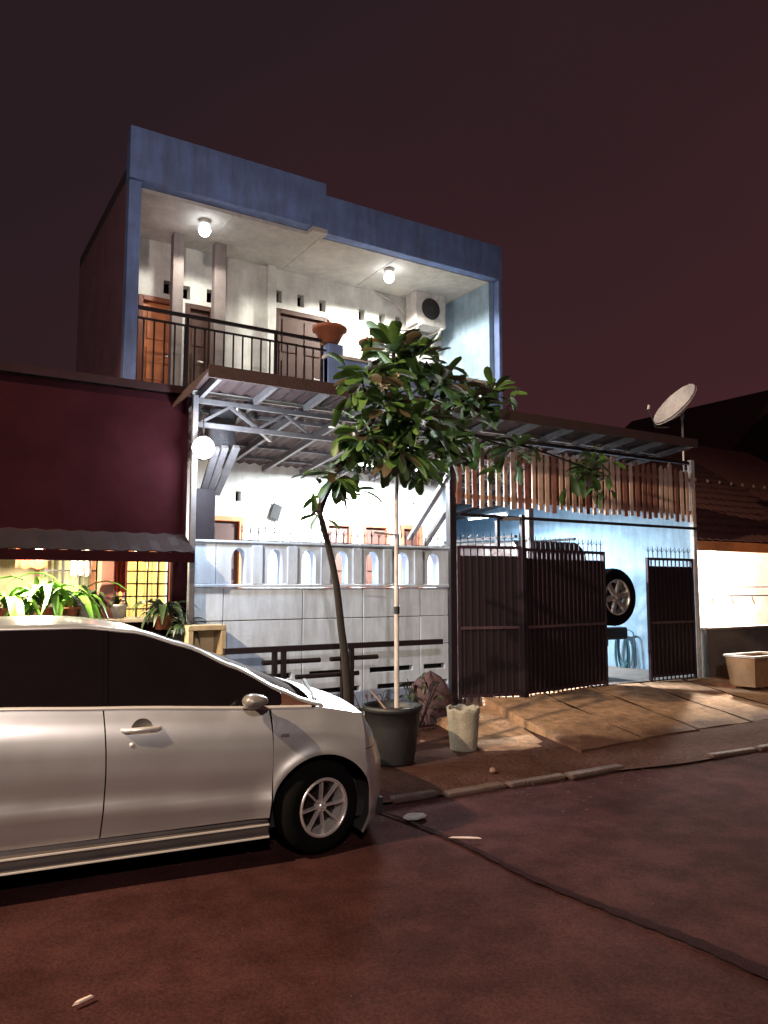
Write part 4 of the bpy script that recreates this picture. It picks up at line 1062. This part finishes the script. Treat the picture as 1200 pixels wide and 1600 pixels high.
# dark sack heap right of the pole
p = at(672, 1050, Y=-.32)
m = MB(); random.seed(6); rows = []
for j in range(9):
    f = j/8; row = []
    for i in range(25):
        a = 2*PI*i/24; r0 = (.27*(1-f**6)*(1+.10*math.sin(a*3+j)+.06*math.sin(a*7+j*2)))
        row.append((p.x+r0*math.cos(a), -.33+r0*.75*math.sin(a), .08+.60*f+.02*math.sin(a*5)))
    rows.append(row)
m.grid(rows); tag(m.build('covered_heap', mat('dusty_tarpaulin', (.09,.05,.06), .7, scale=6, bump=.5)), 'dusty purple-brown tarpaulin heap against the fence beside the gate', 'heap')

# ------------------------------------------------------------------ pot, white pole, bucket
pb = at(613, 1192, Z=.07)
tp = thing('plant_pot', 'large black round pot on the verge by the car nose', 'pot', pb)
MB().lathe([(0,0),(.19,0),(.205,.03),(.25,.34),(.262,.48),(.285,.49),(.285,.53),(.262,.535),(.245,.50),(.235,.47)], 32, Matrix.Translation(pb)).build('pot_body', M_pot, tp)
rows = [[(pb.x+.245*f*math.cos(2*PI*i/20), pb.y+.245*f*math.sin(2*PI*i/20), pb.z+.47+.03*(1-f)+.008*math.sin(i*3+f*9)) for i in range(21)] for f in (0.01,.4,.8,1)]
MB().grid(rows).build('soil', M_soil, tp)
MB().tube([pb+Vector((-.05,.02,.48)), pb+Vector((-.16,.05,.62)), pb+Vector((-.22,.06,.68))], [.01,.008,.004], 6).build('stick', M_picket, tp)
pt = at(619, 716, Y=pb.y)
wp = thing('white_pole', 'thin white pole standing in the black pot up into the tree', 'pole', (pb.x+.02, pb.y, pb.z+.45))
bx_, by_ = at(620, 1085, Y=pb.y).x, pb.y
tx = at(620, 640, Y=pb.y); M_pole = mat('white_pole_paint', (.62,.57,.54), .5, scale=9, grime=.5)
MB().tube([(bx_, by_, pb.z+.45), (bx_, by_, 1.6), (bx_+.0, by_, 2.4), (tx.x, by_, tx.z)], [.024,.022,.020,.018], 12).build('pole_tube', M_pole, wp)
zz = at(620, 954, Y=by_).z; MB().tube([(bx_, by_, zz-.03), (bx_, by_, zz+.04)], .029, 12).build('clamp', M_blackpl, wp)
zz = at(620, 836, Y=by_).z; MB().tube([(bx_-.02, by_-.02, zz), (bx_-.27, by_-.02, zz+.02)], .012, 8).build('cross_peg', M_pole, wp)
MB().tube([(bx_-.02, by_, zz+.03), (bx_+.03, by_-.01, zz+.14), (bx_+.05, by_-.01, zz-.03)], .008, 6).build('wire_tie', M_steel, wp)
bk = at(724, 1172, Z=.07)
tb_ = thing('cement_bucket', 'pale grey cement bucket with a ragged rim at the foot of the driveway', 'bucket', bk)
rows = []
for r0, z in ((.0,.0),(.13,.0),(.135,.02),(.15,.2),(.165,.38),(.170,.42),(.158,.42),(.148,.38),(.135,.25),(0,.24)):
    rows.append([(bk.x+r0*math.cos(2*PI*i/28)*(1+.02*math.sin(i*2.1)), bk.y+r0*math.sin(2*PI*i/28), bk.z+z+(.012*math.sin(i*1.7) if z > .3 else 0)) for i in range(29)])
MB().grid(rows).build('bucket_body', mat('grey_cement_bucket', (.34,.31,.25), .85, scale=9, bump=.6, grime=.5), tb_)
p = at(722, 1102, Z=.12)
tag(MB().cbox(p, .18, .10, .10, euler(0,.1,.3)).build('brick_chunk', mat('pale_brick', (.50,.45,.42), .85, scale=9, bump=.5), bevel=.01), 'pale broken block behind the cement bucket', 'block')
for i, (px, py, s) in enumerate(((672, 1128, .12), (660, 1158, .09), (690, 1142, .07), (655, 1108, .13), (770, 1200, .07), (645, 1185, .08))):
    p = at(px, py, Z=.09); m = MB(); random.seed(40+i)
    rows = [[(p.x+s*.5*math.sin(PI*j/5)*math.cos(2*PI*k/8)*random.uniform(.8,1.2), p.y+s*.45*math.sin(PI*j/5)*math.sin(2*PI*k/8), p.z-.02+s*.38*math.cos(PI*j/5)) for k in range(8)] for j in range(6)]
    for r_ in rows: r_.append(r_[0])
    labs = ['fist sized reddish stone right of the black pot', 'reddish stone at the foot of the black pot', 'small stone between black pot and bucket', 'larger stone behind the black pot', 'small stone in front of the bucket, near the kerb', 'small stone in front of the black pot']
    tag(MB().grid(rows, False).build('stone', mat('reddish_stone', (.20,.11,.08), .9, scale=9, bump=.6)), labs[i], 'stone', 'stones on the verge')

# ------------------------------------------------------------------ the tree
TY = -1.62
tb0 = at(548, 1112, Y=TY); tb0.z = .08
tree = thing('broad_leaf_tree', 'leaning dark trunked tree with whorls of long drooping leaves before the carport', 'tree', tb0)
def T(px, py, dy=0): return at(px, py, Y=TY+dy)
trunk = [tb0, T(541, 1050), T(533, 980), T(525, 910), T(512, 850), T(499, 800)]
MB().tube(smoothpath(trunk, 5), [.041-.0006*i for i in range(26)], 12).build('trunk', M_bark, tree)
node = trunk[-1]
branches = [
    ([node, T(505, 770), T(525, 735, -.1)], .030),
    ([node, T(520, 745, .1), T(560, 690, .1), T(590, 640, .0), T(612, 575, -.1), T(616, 540, -.1)], .034),
    ([T(560, 690, .1), T(620, 670, .2), T(680, 650, .1), T(735, 620, .0)], .026),
    ([T(680, 650, .1), T(740, 680, .2), T(800, 700, .25)], .02),
    ([T(740, 680, .2), T(830, 700, .4), T(925, 735, .55)], .018),
    ([T(590, 640, .0), T(570, 610, -.2), T(565, 590, -.3)], .02),
    ([T(620, 670, .2), T(660, 620, -.1), T(680, 590, -.2)], .02),
    ([node, T(490, 800, .0), T(505, 815, 0)], .014),
    ([T(600, 560, -.1), T(628, 530, 0), T(650, 520, .1)], .014),
]
bmx = MB()
for pth, r0 in branches:
    q = smoothpath([Vector(v) for v in pth], 5); bmx.tube(q, [r0*(1-.55*i/len(q)) for i in range(len(q))], 8)
bmx.build('branches', M_bark, tree)
def big_leaf(mm, L_=.34, w=.05, droop=.5, fold=.35):
    rows = []
    for k in range(7):
        f = k/6; ww = w*(math.sin(PI*(f*.72+.05))**.9 if f < .62 else math.cos((f-.62)*3.0)**.5)*(1 if k else .25); 
        if k == 6: ww = w*.38
        y = L_*f*(1-.12*f*droop); z = L_*(.12*f - droop*f*f*.55)
        rows.append([(-ww, y, z+ww*fold), (0, y, z), (ww, y, z+ww*fold)])
    return MB().grid(rows).mesh('leaf', mm)
LM = [big_leaf(M_leafg, .34, .060, .25), big_leaf(M_leafg, .37, .056, .55), big_leaf(M_leafb, .34, .060, .2), big_leaf(M_leafg, .31, .064, .4, .2), big_leaf(M_leafb, .35, .054, .6), big_leaf(M_leafg, .33, .062, .1, .15)]
whorls = [ # px, py, dy, n, scale, elevation
    (614, 548, -.30, 26, .95, .35), (572, 592, -.45, 22, .90, .15), (650, 560, -.20, 20, .88, .35), (602, 636, -.55, 22, .92, 0), (690, 596, -.2, 22, .90, .2),
    (735, 626, 0, 20, .95, .1), (655, 655, -.55, 19, .92, -.1), (568, 682, -.35, 20, .92, -.35), (622, 706, -.50, 18, .90, -.45), (706, 684, -.1, 18, .88, -.35),
    (800, 702, .35, 18, .80, 0), (920, 735, .70, 22, .90, -.1), (524, 742, -.1, 22, .86, -.35), (500, 800, 0, 4, .6, -.4), (664, 712, -.30, 10, .80, -.8), (770, 612, .05, 9, .88, .3)]
random.seed(77); nl = 0
for px, py, dy, n, s, el in whorls:
    c = T(px, py, dy)
    for k in range(n):
        a = 2.399*k + random.uniform(-.25,.25); e = el + (random.uniform(-.55, .50) if abs(px-700) < 140 else random.uniform(-.95, .55)) - .05
        sc = s*random.uniform(.72, 1.08)
        Mr = Matrix.Rotation(a, 4, 'Z') @ Matrix.Rotation(e, 4, 'X') @ Matrix.Rotation(random.uniform(-.7,.7), 4, 'Y')
        d = Mr @ Vector((0, .05, 0))
        inst('leaf', random.choice(LM), tree, c + Vector((d.x, d.y, d.z + random.uniform(-.05,.05))), Mr, (sc,sc,sc)); nl += 1

back_ = MB()      # the inner leaves of the crown, beyond the 300 that show largest
for px, py, dy, n, s, el in whorls:
    if s < .80: continue
    for k in range(46 if 640 < py < 720 and px < 760 else 30):
        c = T(px+max(-36, min(36, random.gauss(0, 25))), py+max(-30, min(30, random.gauss(0, 20))), dy+random.uniform(.0, .45))
        sc = s*random.uniform(.65, 1.0); me_ = random.choice(LM[:2])
        Mr = Matrix.Translation(c) @ Matrix.Rotation(random.uniform(0, 2*PI), 4, 'Z') @ Matrix.Rotation(random.uniform(-1.2,.5), 4, 'X') @ Matrix.Rotation(random.uniform(-.8,.8), 4, 'Y') @ Matrix.Scale(sc, 4)
        back_._add([Mr @ v.co for v in me_.vertices], [tuple(p.vertices) for p in me_.polygons], True)
o = back_.build('inner_foliage', M_leafg, tree); o['kind'] = 'stuff'
# little cream flowers at the crown's heart
fm = MB()
for k in range(5):
    a = 2*PI*k/5; b = a+.6; fm._add([(0,0,0),(.016*math.cos(a-.4),.016*math.sin(a-.4),.006),(.034*math.cos(a),.034*math.sin(a),.010),(.016*math.cos(a+.4),.016*math.sin(a+.4),.006)], [(0,1,2,3)])
fme = fm.mesh('flower', mat('cream_petal', (.70,.55,.38), .6, bump=0)); random.seed(8)
for k in range(14):
    c = T(604+random.uniform(-14,16), 596+random.uniform(-16,14), -.45+random.uniform(-.08,.02)); inst('flower', fme, tree, c, euler(random.uniform(.6,1.4), random.uniform(-.5,.5), random.uniform(-.5,.5)))

# ------------------------------------------------------------------ the silver car (own axes: +x forward, -y towards the viewer; origin below the near front wheel)
cw = at(501, 1263, Y=None, Z=.31)
# place so that the near front wheel centre sits at the photographed spot 4.95 m ahead of the camera
dirv = (cam.rotation_euler.to_matrix() @ Vector(((501-600)/1200, (800-1262)/1200, -1)))
wc = CAM + dirv * ((.29-CAM.z)/dirv.z)
CA = R(-6.3)
silver = thing('silver_car', 'silver family car with dark tinted windows parked at the left of the road', 'car', (wc.x, wc.y, -.02), CA)
CM = Matrix.Translation((wc.x, wc.y, -.02)) @ Matrix.Rotation(CA, 4, 'Z')
HW = .83; YC = .80       # half width, centre line offset from the near side plane at y=-0.03
WB = 2.655; XR = -3.36; X0 = .295; XF = .65
def lerp(a, b, t): return a+(b-a)*t
def pl_(pts, x):
    if x <= pts[0][0]: return pts[0][1]
    for (a, b), (c, d) in zip(pts, pts[1:]):
        if x <= c:
            t = (x-a)/(c-a); t = t*t*(3-2*t)*.35 + t*.65; return b+(d-b)*t
    return pts[-1][1]
belt = [(-3.4, 1.08), (-1.9, 1.045), (-1.3, 1.012), (-.35, .955), (0, .94), (.35, .875), (.55, .80), (.8, .70)]
def shoulder(z, x):      # side section: crease, hollow, lower crease
    zz = z - (pl_(belt, x)-.955)
    return pl_([(.14,-.05), (.20,-.035), (.30,-.014), (.40,.004), (.46,-.006), (.60,.010), (.72,.012), (.80,.004), (.862,-.012), (.868,-.016), (.955,-.056), (1.1,-.07)], zz)
def side_y(x, z):
    y = HW + shoulder(z, x)
    for ax in (0, -WB):
        r = math.hypot(x-ax, z-.31)
        if z > .25: y += .020*math.exp(-((r-.352)/.045)**2)
    if x < -2.9: y -= .35*((-2.9-x)/.7)**2.4*.5
    return y
def bp_(s, z):           # body point: s<=X0 along the side, beyond it wraps round the nose
    if s <= X0: return s, side_y(s, z)
    t = min(1, (s-X0))*PI/2; n = 2/1.55
    xf = XF + pl_([(.15,.0),(.30,.035),(.5,.03),(.62,-.01),(.72,-.07),(.85,-.20),(.95,-.3)], z)
    hw = side_y(X0, z)
    return X0+(xf-X0)*max(0, math.sin(t))**n, hw*max(0, math.cos(t))**n
def P(s, z, sgn, inset=0):
    x, y = bp_(s, z); y = max(0, y-inset) if inset else y
    return CM @ Vector((x - (inset if s > X0 else 0), YC + sgn*y, z))
def patch(name, cols, nz, sgns=(-1,), mm=None, parent=None, inset=0):
    """cols: list of (s at bottom, s at top, zlo, zhi)"""
    out_ = []
    for sgn in sgns:
        rows = []
        for sb, st, z0, z1 in cols:
            rows.append([P(lerp(sb, st, (k/nz)), lerp(z0, z1, k/nz), sgn, inset) for k in range(nz+1)])
        out_.append(MB().grid(rows).build(name, mm or M_car, parent or silver, weld=True))
    return out_
def topz(s):
    x = s if s <= X0 else bp_(s, .75)[0]
    return pl_(belt, x)
ZS = .30   # lower edge of the doors
def bow(z): return .018*math.sin((z-.3)/.7*PI) - .012
def gapcol(x, n, z0=None): pass
def door_cols(xa, xb, n=14, z0=ZS):
    c = []
    for i in range(n+1):
        f = i/n; x = lerp(xa, xb, f); c.append((x, x, z0, topz(x)))
    return c
def patch_bow(name, xa, xb, sgn, n=16, nz=22, arch=None):
    rows = []
    for i in range(n+1):
        f = i/n; row = []
        for k in range(nz+1):
            x = lerp(xa, xb, f); z0 = ZS
            if arch and i == 0: pass
            zt = topz(x); z = lerp(z0, zt, k/nz); xx = x + bow(z)
            row.append(P(xx, z, sgn))
        rows.append(row)
    return MB().grid(rows).build(name, M_car, silver, weld=True)
G1, G2, G3 = -.335, -1.325, -2.28
for sgn in (-1, 1):
    d1 = patch_bow('door', G2+.004, G1-.004, sgn)
    d2 = patch_bow('door', G3+.004, G2-.004, sgn)
    # handles
    for gx in (G2+.15, G3+.17):
        zc = .895 if gx > -1.5 else .915
        par = d1 if gx > -1.5 else d2
        y = YC + sgn*(HW+.004)
        cup = MB(); Mc = CM @ Matrix.Translation((gx+.05, YC+sgn*(side_y(gx, zc)+.0015), zc)) @ Matrix.Rotation(PI/2*(1 if sgn < 0 else -1), 4, 'X')
        cup.lathe([(.062,.004),(.055,.003),(.040,-.001),(0,-.002)], 24, Mc); cup.build('handle_cup', mat('handle_shade', (.20,.19,.18), .3, .6, bump=0), par)
        h = MB(); yo = YC+sgn*(side_y(gx, zc)+.026)
        h.tube([CM @ Vector((gx-.06, YC+sgn*(side_y(gx, zc)), zc)), CM @ Vector((gx-.045, yo, zc)), CM @ Vector((gx+.05, yo+sgn*.006, zc+.002)), CM @ Vector((gx+.13, yo, zc)), CM @ Vector((gx+.155, YC+sgn*side_y(gx, zc), zc))], [.012,.014,.015,.014,.011], 10); h.build('door_handle', M_chrome, par)
        if gx > -1.5:
            k = MB(); k.lathe([(0,.006),(.013,.005),(.015,0)], 14, CM @ Matrix.Translation((gx-.005, YC+sgn*(side_y(gx, zc-.085)+.0), zc-.085)) @ Matrix.Rotation(PI/2*(1 if sgn < 0 else -1), 4, 'X')); k.build('key_hole', M_chrome, par)
    # front fender with wheel arch
    RA = .345; cols = []
    xs_ = [lerp(G1+.004, -RA-.0, 0)]
    cols.append((G1+.004, G1+.004, ZS, topz(G1)))
    fend = []
    # arch columns (s < X0)
    rows = []
    def colrow(x, z0, nz=22, bowed=False, zt=None):
        zt = zt or topz(x); row = []
        for k in range(nz+1):
            z = lerp(z0, zt, k/nz); row.append(P(x + (bow(z) if bowed else 0), z, sgn))
        return row
    # arch begins behind the door gap (gap at -.335, arch edge -.372): the door's front lower corner is cut by fender, start above the arch
    import itertools
    first = True
    angs = [PI*(1-k/40) for k in range(41)]
    for a in angs:
        x = RA*math.cos(a); z0 = .31+RA*math.sin(a)
        if x < G1+.004: continue
        if first:
            rows.append(colrow(G1+.004, .31+math.sqrt(max(0, RA**2-G1**2)), 22, False)); first = False
        if x <= X0: rows.append(colrow(x, z0))
    rows.append(colrow(X0, .31+math.sqrt(RA**2-X0**2)))
    MB().grid(rows).build('fender', M_car, silver, weld=True)
    # strip between door and arch bottom: little lower fender corner
    # bumper corner
    rows = []
    def srow(s, z0, z1, nz=14): return [P(s, lerp(z0, z1, k/nz), sgn) for k in range(nz+1)]
    for k in range(0, 29):
        s = X0+k/28
        x = bp_(s, .4)[0]
        z0 = .31+math.sqrt(RA**2-x**2) if x < RA-.001 else .17
        zt = min(.66, topz(s)-.004) if k < 50 else .66
        if k == 0: rows.append(srow(s+.0001, z0, .66))
        else: rows.append(srow(s, z0, .66))
    MB().grid(rows).build('front_bumper', M_car, silver, weld=True)
    rows = []
    for k in range(0, 12):
        s = X0+k/28; rows.append(srow(s, .664, topz(s)-0.0, 10))
    MB().grid(rows).build('fender_corner', M_car, silver, weld=True)
    # headlight
    rows = []
    for k in range(11, 23):
        s = X0+k/28; f = (k-11)/11; zt = topz(s); rows.append(srow(s+.001, .668+.01*math.sin(f*PI), zt-.006, 8))
    MB().grid(rows).build('headlight', mat('headlight_glass', (.45,.42,.40), .08, .4, var=.5, scale=25, bump=0, coat=1), silver, weld=True)
    rows = []
    for k in range(22, 29):
        s = X0+k/28; rows.append(srow(s+.002, .668, topz(s), 8))
    MB().grid(rows).build('grille_panel', M_blackpl, silver, weld=True)
    # rear quarter with arch
    rows = []
    rows.append(colrow(G3-.004, .31+math.sqrt(max(.0001, RA**2-(G3-.004+WB)**2)) if abs(G3-.004+WB) < RA else ZS, 22, False))
    for k in range(41):
        a = PI*k/40; x = -WB+RA*math.cos(a); z0 = .31+RA*math.sin(a)
        if x < G3-.006: rows.append(colrow(x, z0))
    for k in range(12):
        x = lerp(-WB-RA-.001, XR, k/11); rows.append(colrow(x, .20))
    MB().grid(rows).build('rear_quarter', M_car, silver, weld=True)
    # inner dark shell
    rows = [[P(x, lerp(.3, topz(x)-.01, k/6), sgn, .03) for k in range(7)] for x in [G3+.01+(G1-G3-.04)*i/10 for i in range(11)]]
    MB().grid(rows).build('door_gap_seal', M_dark, silver)
    # sill / side skirt; shade of the undercut is put into its dark grey
    sec = [(.305,-.030),(.292,-.045),(.270,-.040),(.262,-.012),(.250,-.006),(.240,-.022),(.205,-.030),(.195,-.006),(.182,-.004),(.172,-.03),(.17,-.12)]
    rows = [[CM @ Vector((x, YC+sgn*(HW+dy), z)) for z, dy in sec] for x in [-WB+RA+.0+(WB-2*RA+.0)*i/12 for i in range(13)]]
    MB().grid(rows, False).build('side_skirt', mat('skirt_shade_grey', (.085,.07,.068), .45, .3, bump=0), silver)
    for zz, dd in ((.258, -.002), (.186, .002)):
        MB().beam(CM @ Vector((-WB+RA, YC+sgn*(HW+dd), zz)), CM @ Vector((-RA-.005, YC+sgn*(HW+dd), zz)), .012, .008).build('skirt_trim', M_chrome, silver)
    # wheel wells
    for ax in (0, -WB):
        rows = [[CM @ Vector((ax+(RA+.02)*math.cos(a*PI/16), YC+sgn*(HW-.04-d), .31+(RA+.012)*math.sin(a*PI/16))) for a in range(-3, 20)] for d in (0, .3)]
        MB().grid(rows).build('wheel_well', M_dark, silver)
        rows = [[CM @ Vector((ax+rr*math.cos(a*PI/16), YC+sgn*(HW-.30), .31+rr*math.sin(a*PI/16))) for a in range(-3, 20)] for rr in (0.0, RA+.02)]
        MB().grid(rows).build('wheel_well', M_dark, silver)
    # belt moulding
    rows = []
    for k in range(30):
        x = lerp(-3.1, -.06, k/29); z = topz(x); y = side_y(x, z)
        rows.append([CM @ Vector((x, YC+sgn*(y+a), z+b)) for a, b in ((.002,-.006),(.008,.002),(.004,.012),(-.02,.014))])
    MB().grid(rows).build('belt_moulding', M_chrome, silver)
    # greenhouse glass
    roofedge = [(-3.3, 1.28), (-3.1, 1.39), (-2.6, 1.455), (-1.9, 1.485), (-1.45, 1.485), (-1.15, 1.450), (-.85, 1.355), (-.55, 1.215), (-.25, 1.055), (-.10, .985), (.02, .95)]
    def GY(x, z): return side_y(x, topz(x)) - .018 - max(0, z-topz(x))*.26
    for xa, xb in ((-3.15, G3-.02), (G3-.01, G2-.015), (G2+.015, -.26)):
        rows = []
        for i in range(19):
            x = lerp(xa, xb, i/18); zt = pl_(roofedge, x)-.012; zb0 = topz(x)+.010
            zt = max(zt, zb0+.003)
            rows.append([CM @ Vector((x, YC+sgn*GY(x, lerp(zb0, zt, k/6)), lerp(zb0, zt, k/6))) for k in range(7)])
        MB().grid(rows).build('side_window', M_glassdark, silver)
    rows = []
    for x in [lerp(-.255, .0, i/6) for i in range(7)]:
        zt = max(pl_(roofedge, x)-.012, topz(x)+.012); rows.append([CM @ Vector((x, YC+sgn*(GY(x, z)+.004), z)) for z in (topz(x)+.008, zt)])
    MB().grid(rows).build('quarter_trim', mat('reflection_brown', (.10,.045,.03), .3, bump=0), silver)  # plastic corner; a brown reflection is put into its colour
    for xx in (G2, G3-.013):
        zt = pl_(roofedge, xx)-.012; zb0 = topz(xx)+.01
        MB()._add([CM @ Vector((xx+d, YC+sgn*(GY(xx, z)+.002), z)) for d, z in ((-.014, zb0), (.014, zb0), (.010, zt), (-.014, zt))], [(0,1,2,3)]).build('window_pillar', M_glassdark, silver)
    # roof rail / pillar strip
    rows = []
    for i in range(60):
        x = lerp(-3.3, .03, i/59); zt = pl_(roofedge, x); y = GY(x, zt)
        rows.append([CM @ Vector((x, YC+sgn*(y+a), zt+b)) for a, b in ((.003,-.014),(.008,-.008),(.003,.000),(-.006,.006),(-.035,.016))])
    MB().grid(rows).build('roof_side_rail', M_car, silver)
    # mirror
    mx_ = -.47; my = YC+sgn*(HW+.06); mz = 1.045
    par = MB(); rows = []
    for j in range(9):
        v = PI*j/8; row = []
        for i in range(17):
            a = 2*PI*i/16; row.append(CM @ Vector((mx_-.02+.105*math.sin(v)**.6*math.cos(a)*(1 if math.cos(a) > 0 else .55), my+sgn*.0+.065*math.cos(v)*1.0, mz-.022+.045*math.sin(v)**.6*math.sin(a))))
        rows.append(row)
    mo = par.grid(rows).build('wing_mirror', mat('mirror_shell_paint', (.22,.20,.19), .4, .4, bump=0), silver)
    MB().beam(CM @ Vector((mx_+.04, YC+sgn*(HW-.06), .985)), CM @ Vector((mx_+.02, my, 1.0)), .05, .035).build('mirror_stalk', M_blackpl, mo)
# bonnet: between the fender tops
rows = []
for i in range(34):
    s = lerp(-.02, X0, i/11) if i < 12 else X0+(i-11)/22*.985
    z = topz(s); x, y = bp_(s, z)
    rise = .115*max(0, min(1, (XF-.08-x)/.75))**.7
    rows.append([CM @ Vector((x, YC+y*u, z-.002+rise*(1-abs(u)**2.6))) for u in [lerp(-1, 1, k/24) for k in range(25)]])
MB().grid(rows).build('bonnet', M_car, silver)
# windscreen
rows = []
for i in range(13):
    f = i/12; row = []
    for k in range(21):
        u = lerp(-1, 1, k/20)
        xb, zb0 = -.04, .985; xt, ztp = -1.06, 1.455
        wb, wt = .76, .60
        x = lerp(xb+.12*(1-u*u), xt+.05*(1-u*u), f); z = lerp(zb0-.07*u*u, ztp-.05*u*u-.03, f)+.02*math.sin(f*PI)
        row.append(CM @ Vector((x, YC+u*lerp(wb, wt, f), z)))
    rows.append(row)
MB().grid(rows).build('windscreen', M_glassdark, silver)
MB().beam(CM @ Vector((-.0, YC-.68, .975)), CM @ Vector((.14, YC-.05, 1.03)), .02).build('wiper', M_blackpl, silver)
# roof
rows = []
for i in range(24):
    x = lerp(-3.28, -1.0, i/23); zt = pl_(roofedge, x)+.012; y = GY(x, zt)-.03
    rows.append([CM @ Vector((x, YC+y*u, zt+.030*min(1, (x+3.35)/.5)*max(0, min(1, (-1.0-x)/.6))*(1-abs(u)**2.2))) for u in [lerp(-1, 1, k/20) for k in range(21)]])
MB().grid(rows).build('roof', M_car, silver)
MB().tube([CM @ Vector((-1.42, YC-.25, 1.60)), CM @ Vector((-1.52, YC-.25, 1.68))], .006).build('aerial', M_blackpl, silver)
# tail
rows = []
for z, xo in ((.2,-.02),(.45,-.06),(.62,-.06),(.85,0),(1.05,.02),(1.3,.10),(1.50,.22),(1.58,.34)):
    hw = (side_y(XR, min(z, 1.05)) if z < 1.06 else side_y(XR, 1.05)-(z-1.05)*.28)
    rows.append([CM @ Vector((XR+xo-.10*(1-u*u)+.0, YC+hw*u, z)) for u in [lerp(-1, 1, k/16) for k in range(17)]])
MB().grid(rows).build('tailgate', M_car, silver)
rows = []
for z, xo in ((1.10,.0),(1.45,.17)):
    rows.append([CM @ Vector((XR+xo-.10*(1-u*u)-.01, YC+.60*u, z)) for u in [lerp(-1, 1, k/10) for k in range(11)]])
MB().grid(rows).build('rear_window', M_glassdark, silver)
for sgn in (-1, 1):
    MB().cbox(CM @ Vector((XR-.03, YC+sgn*.72, .98)), .06, .12, .32, Matrix.Rotation(CA, 4, 'Z')).build('tail_lamp', mat('red_lamp_plastic', (.25,.01,.01), .3, bump=0), silver, bevel=.015)
MB().cbox(CM @ Vector((-1.3, YC, .24)), 3.6, 1.35, .1, Matrix.Rotation(CA, 4, 'Z')).build('underbody', M_dark, silver)
MB().cbox(CM @ Vector((-1.6, YC, .70)), 2.6, 1.3, .5, Matrix.Rotation(CA, 4, 'Z')).build('cabin_interior', M_dark, silver)
# small badge on the fender
bz = .80; bxm = -.255
MB().cbox(CM @ Vector((bxm, YC-side_y(bxm, bz)-.003, bz-.01)), .055, .006, .020, Matrix.Rotation(CA, 4, 'Z')).build('side_badge', mat('badge_grey', (.22,.2,.2), .4, .5, bump=0), silver, bevel=.002)
# wheels
for ax in (0, -WB):
    for sgn in (-1, 1):
        wo = bpy.data.objects.new('wheel', None); COL.objects.link(wo); wo.parent = silver; wo.matrix_parent_inverse = WINV(silver)
        c = Vector((ax, YC+sgn*(HW-.115), .31))
        steer = Matrix.Rotation(R(14), 4, 'Z') if ax == 0 else Matrix.Identity(4)
        Mx = CM @ Matrix.Translation(c) @ steer @ Matrix.Rotation(PI/2 if sgn < 0 else -PI/2, 4, 'X')
        w, r, rim_r = .19, .29, .180
        ty = MB().lathe([(rim_r, w/2-.015), (rim_r+.008, w/2-.004), (r-.05, w/2), (r-.015, w/2-.014), (r, w/2-.04), (r, -w/2+.04), (r-.02, -w/2), (rim_r, -w/2)], 56, Mx).build('tyre', M_rubber, wo)
        rm = MB().lathe([(rim_r+.006, w/2-.002), (rim_r-.002, w/2+.008), (rim_r-.013, w/2+.002), (rim_r-.016, w/2-.03), (rim_r-.03, -w/2+.05)], 56, Mx)
        rm.lathe([(0, w/2-.014), (.024, w/2-.014), (.032, w/2-.030), (.036, w/2-.07)], 20, Mx)
        for q in range(8):
            Mq = Mx @ Matrix.Rotation(2*PI*q/8+.06, 4, 'Z'); hw = .0045; z0, z1 = w/2-.026, w/2-.004
            rm._add([Mq @ Vector(v) for v in ((.018,-hw,z0),(.018,hw,z0),(rim_r-.006,hw*1.1,z1),(rim_r-.006,-hw*1.1,z1),(.018,-hw*1.6,z0-.03),(.018,hw*1.6,z0-.03),(rim_r-.006,hw*1.6,z1-.03),(rim_r-.006,-hw*1.6,z1-.03))], [(0,1,2,3),(7,6,5,4),(0,3,7,4),(1,5,6,2),(3,2,6,7),(0,4,5,1)])
        rm.build('rim', M_rimm, wo)
        MB().lathe([(0,-.005),(.125,-.005),(.13,-.02),(0,-.02)], 32, Mx).build('brake_disc', mat('rotor_black', (.012,.006,.006), .8, 0, scale=20, spec=.1), wo)
        MB().lathe([(0,-.03),(rim_r-.02,-.03)], 32, Mx).build('wheel_back', M_dark, wo)

# ------------------------------------------------------------------ street lamps just outside the picture (they light the road)
def street_lamp(x, y, z, tx, ty, e, col, spot, label):
    t = thing('street_lamp', label, 'street lamp', (x, y, 0), 0, 'street lamps')
    d = (Vector((tx, ty, 0))-Vector((x, y, 0))).normalized()
    MB().tube([(x-d.x*1.2, y-d.y*1.2, 0), (x-d.x*1.2, y-d.y*1.2, z), (x-d.x*1.0, y-d.y*1.0, z+.25), (x, y, z+.32)], [.08,.06,.04,.03], 12).build('pole', M_steel, t)
    MB().cbox((x, y, z+.28), .5, .22, .12, Matrix.Rotation(math.atan2(d.y, d.x), 4, 'Z')).build('lamp_head', M_steel, t, bevel=.02)
    MB().cbox((x, y, z+.205), .34, .16, .02, Matrix.Rotation(math.atan2(d.y, d.x), 4, 'Z')).build('lens', M_bulbw, t)
    l = lamp('lamp_light', 'SPOT', (x, y, z+.14), e, col, .12, (tx, ty, .3), spot); l.parent = t; l.matrix_parent_inverse = WINV(t)
street_lamp(-11.0, -4.2, 7.0, -.6, -1.9, 9500, (1, .74, .48), R(60), 'street lamp on the house side of the road, beyond the silver car')
street_lamp(-8.6, -13.5, 6.2, -4.6, -2.4, 3900, (1, .84, .76), R(80), 'street lamp across the road from the silver car')
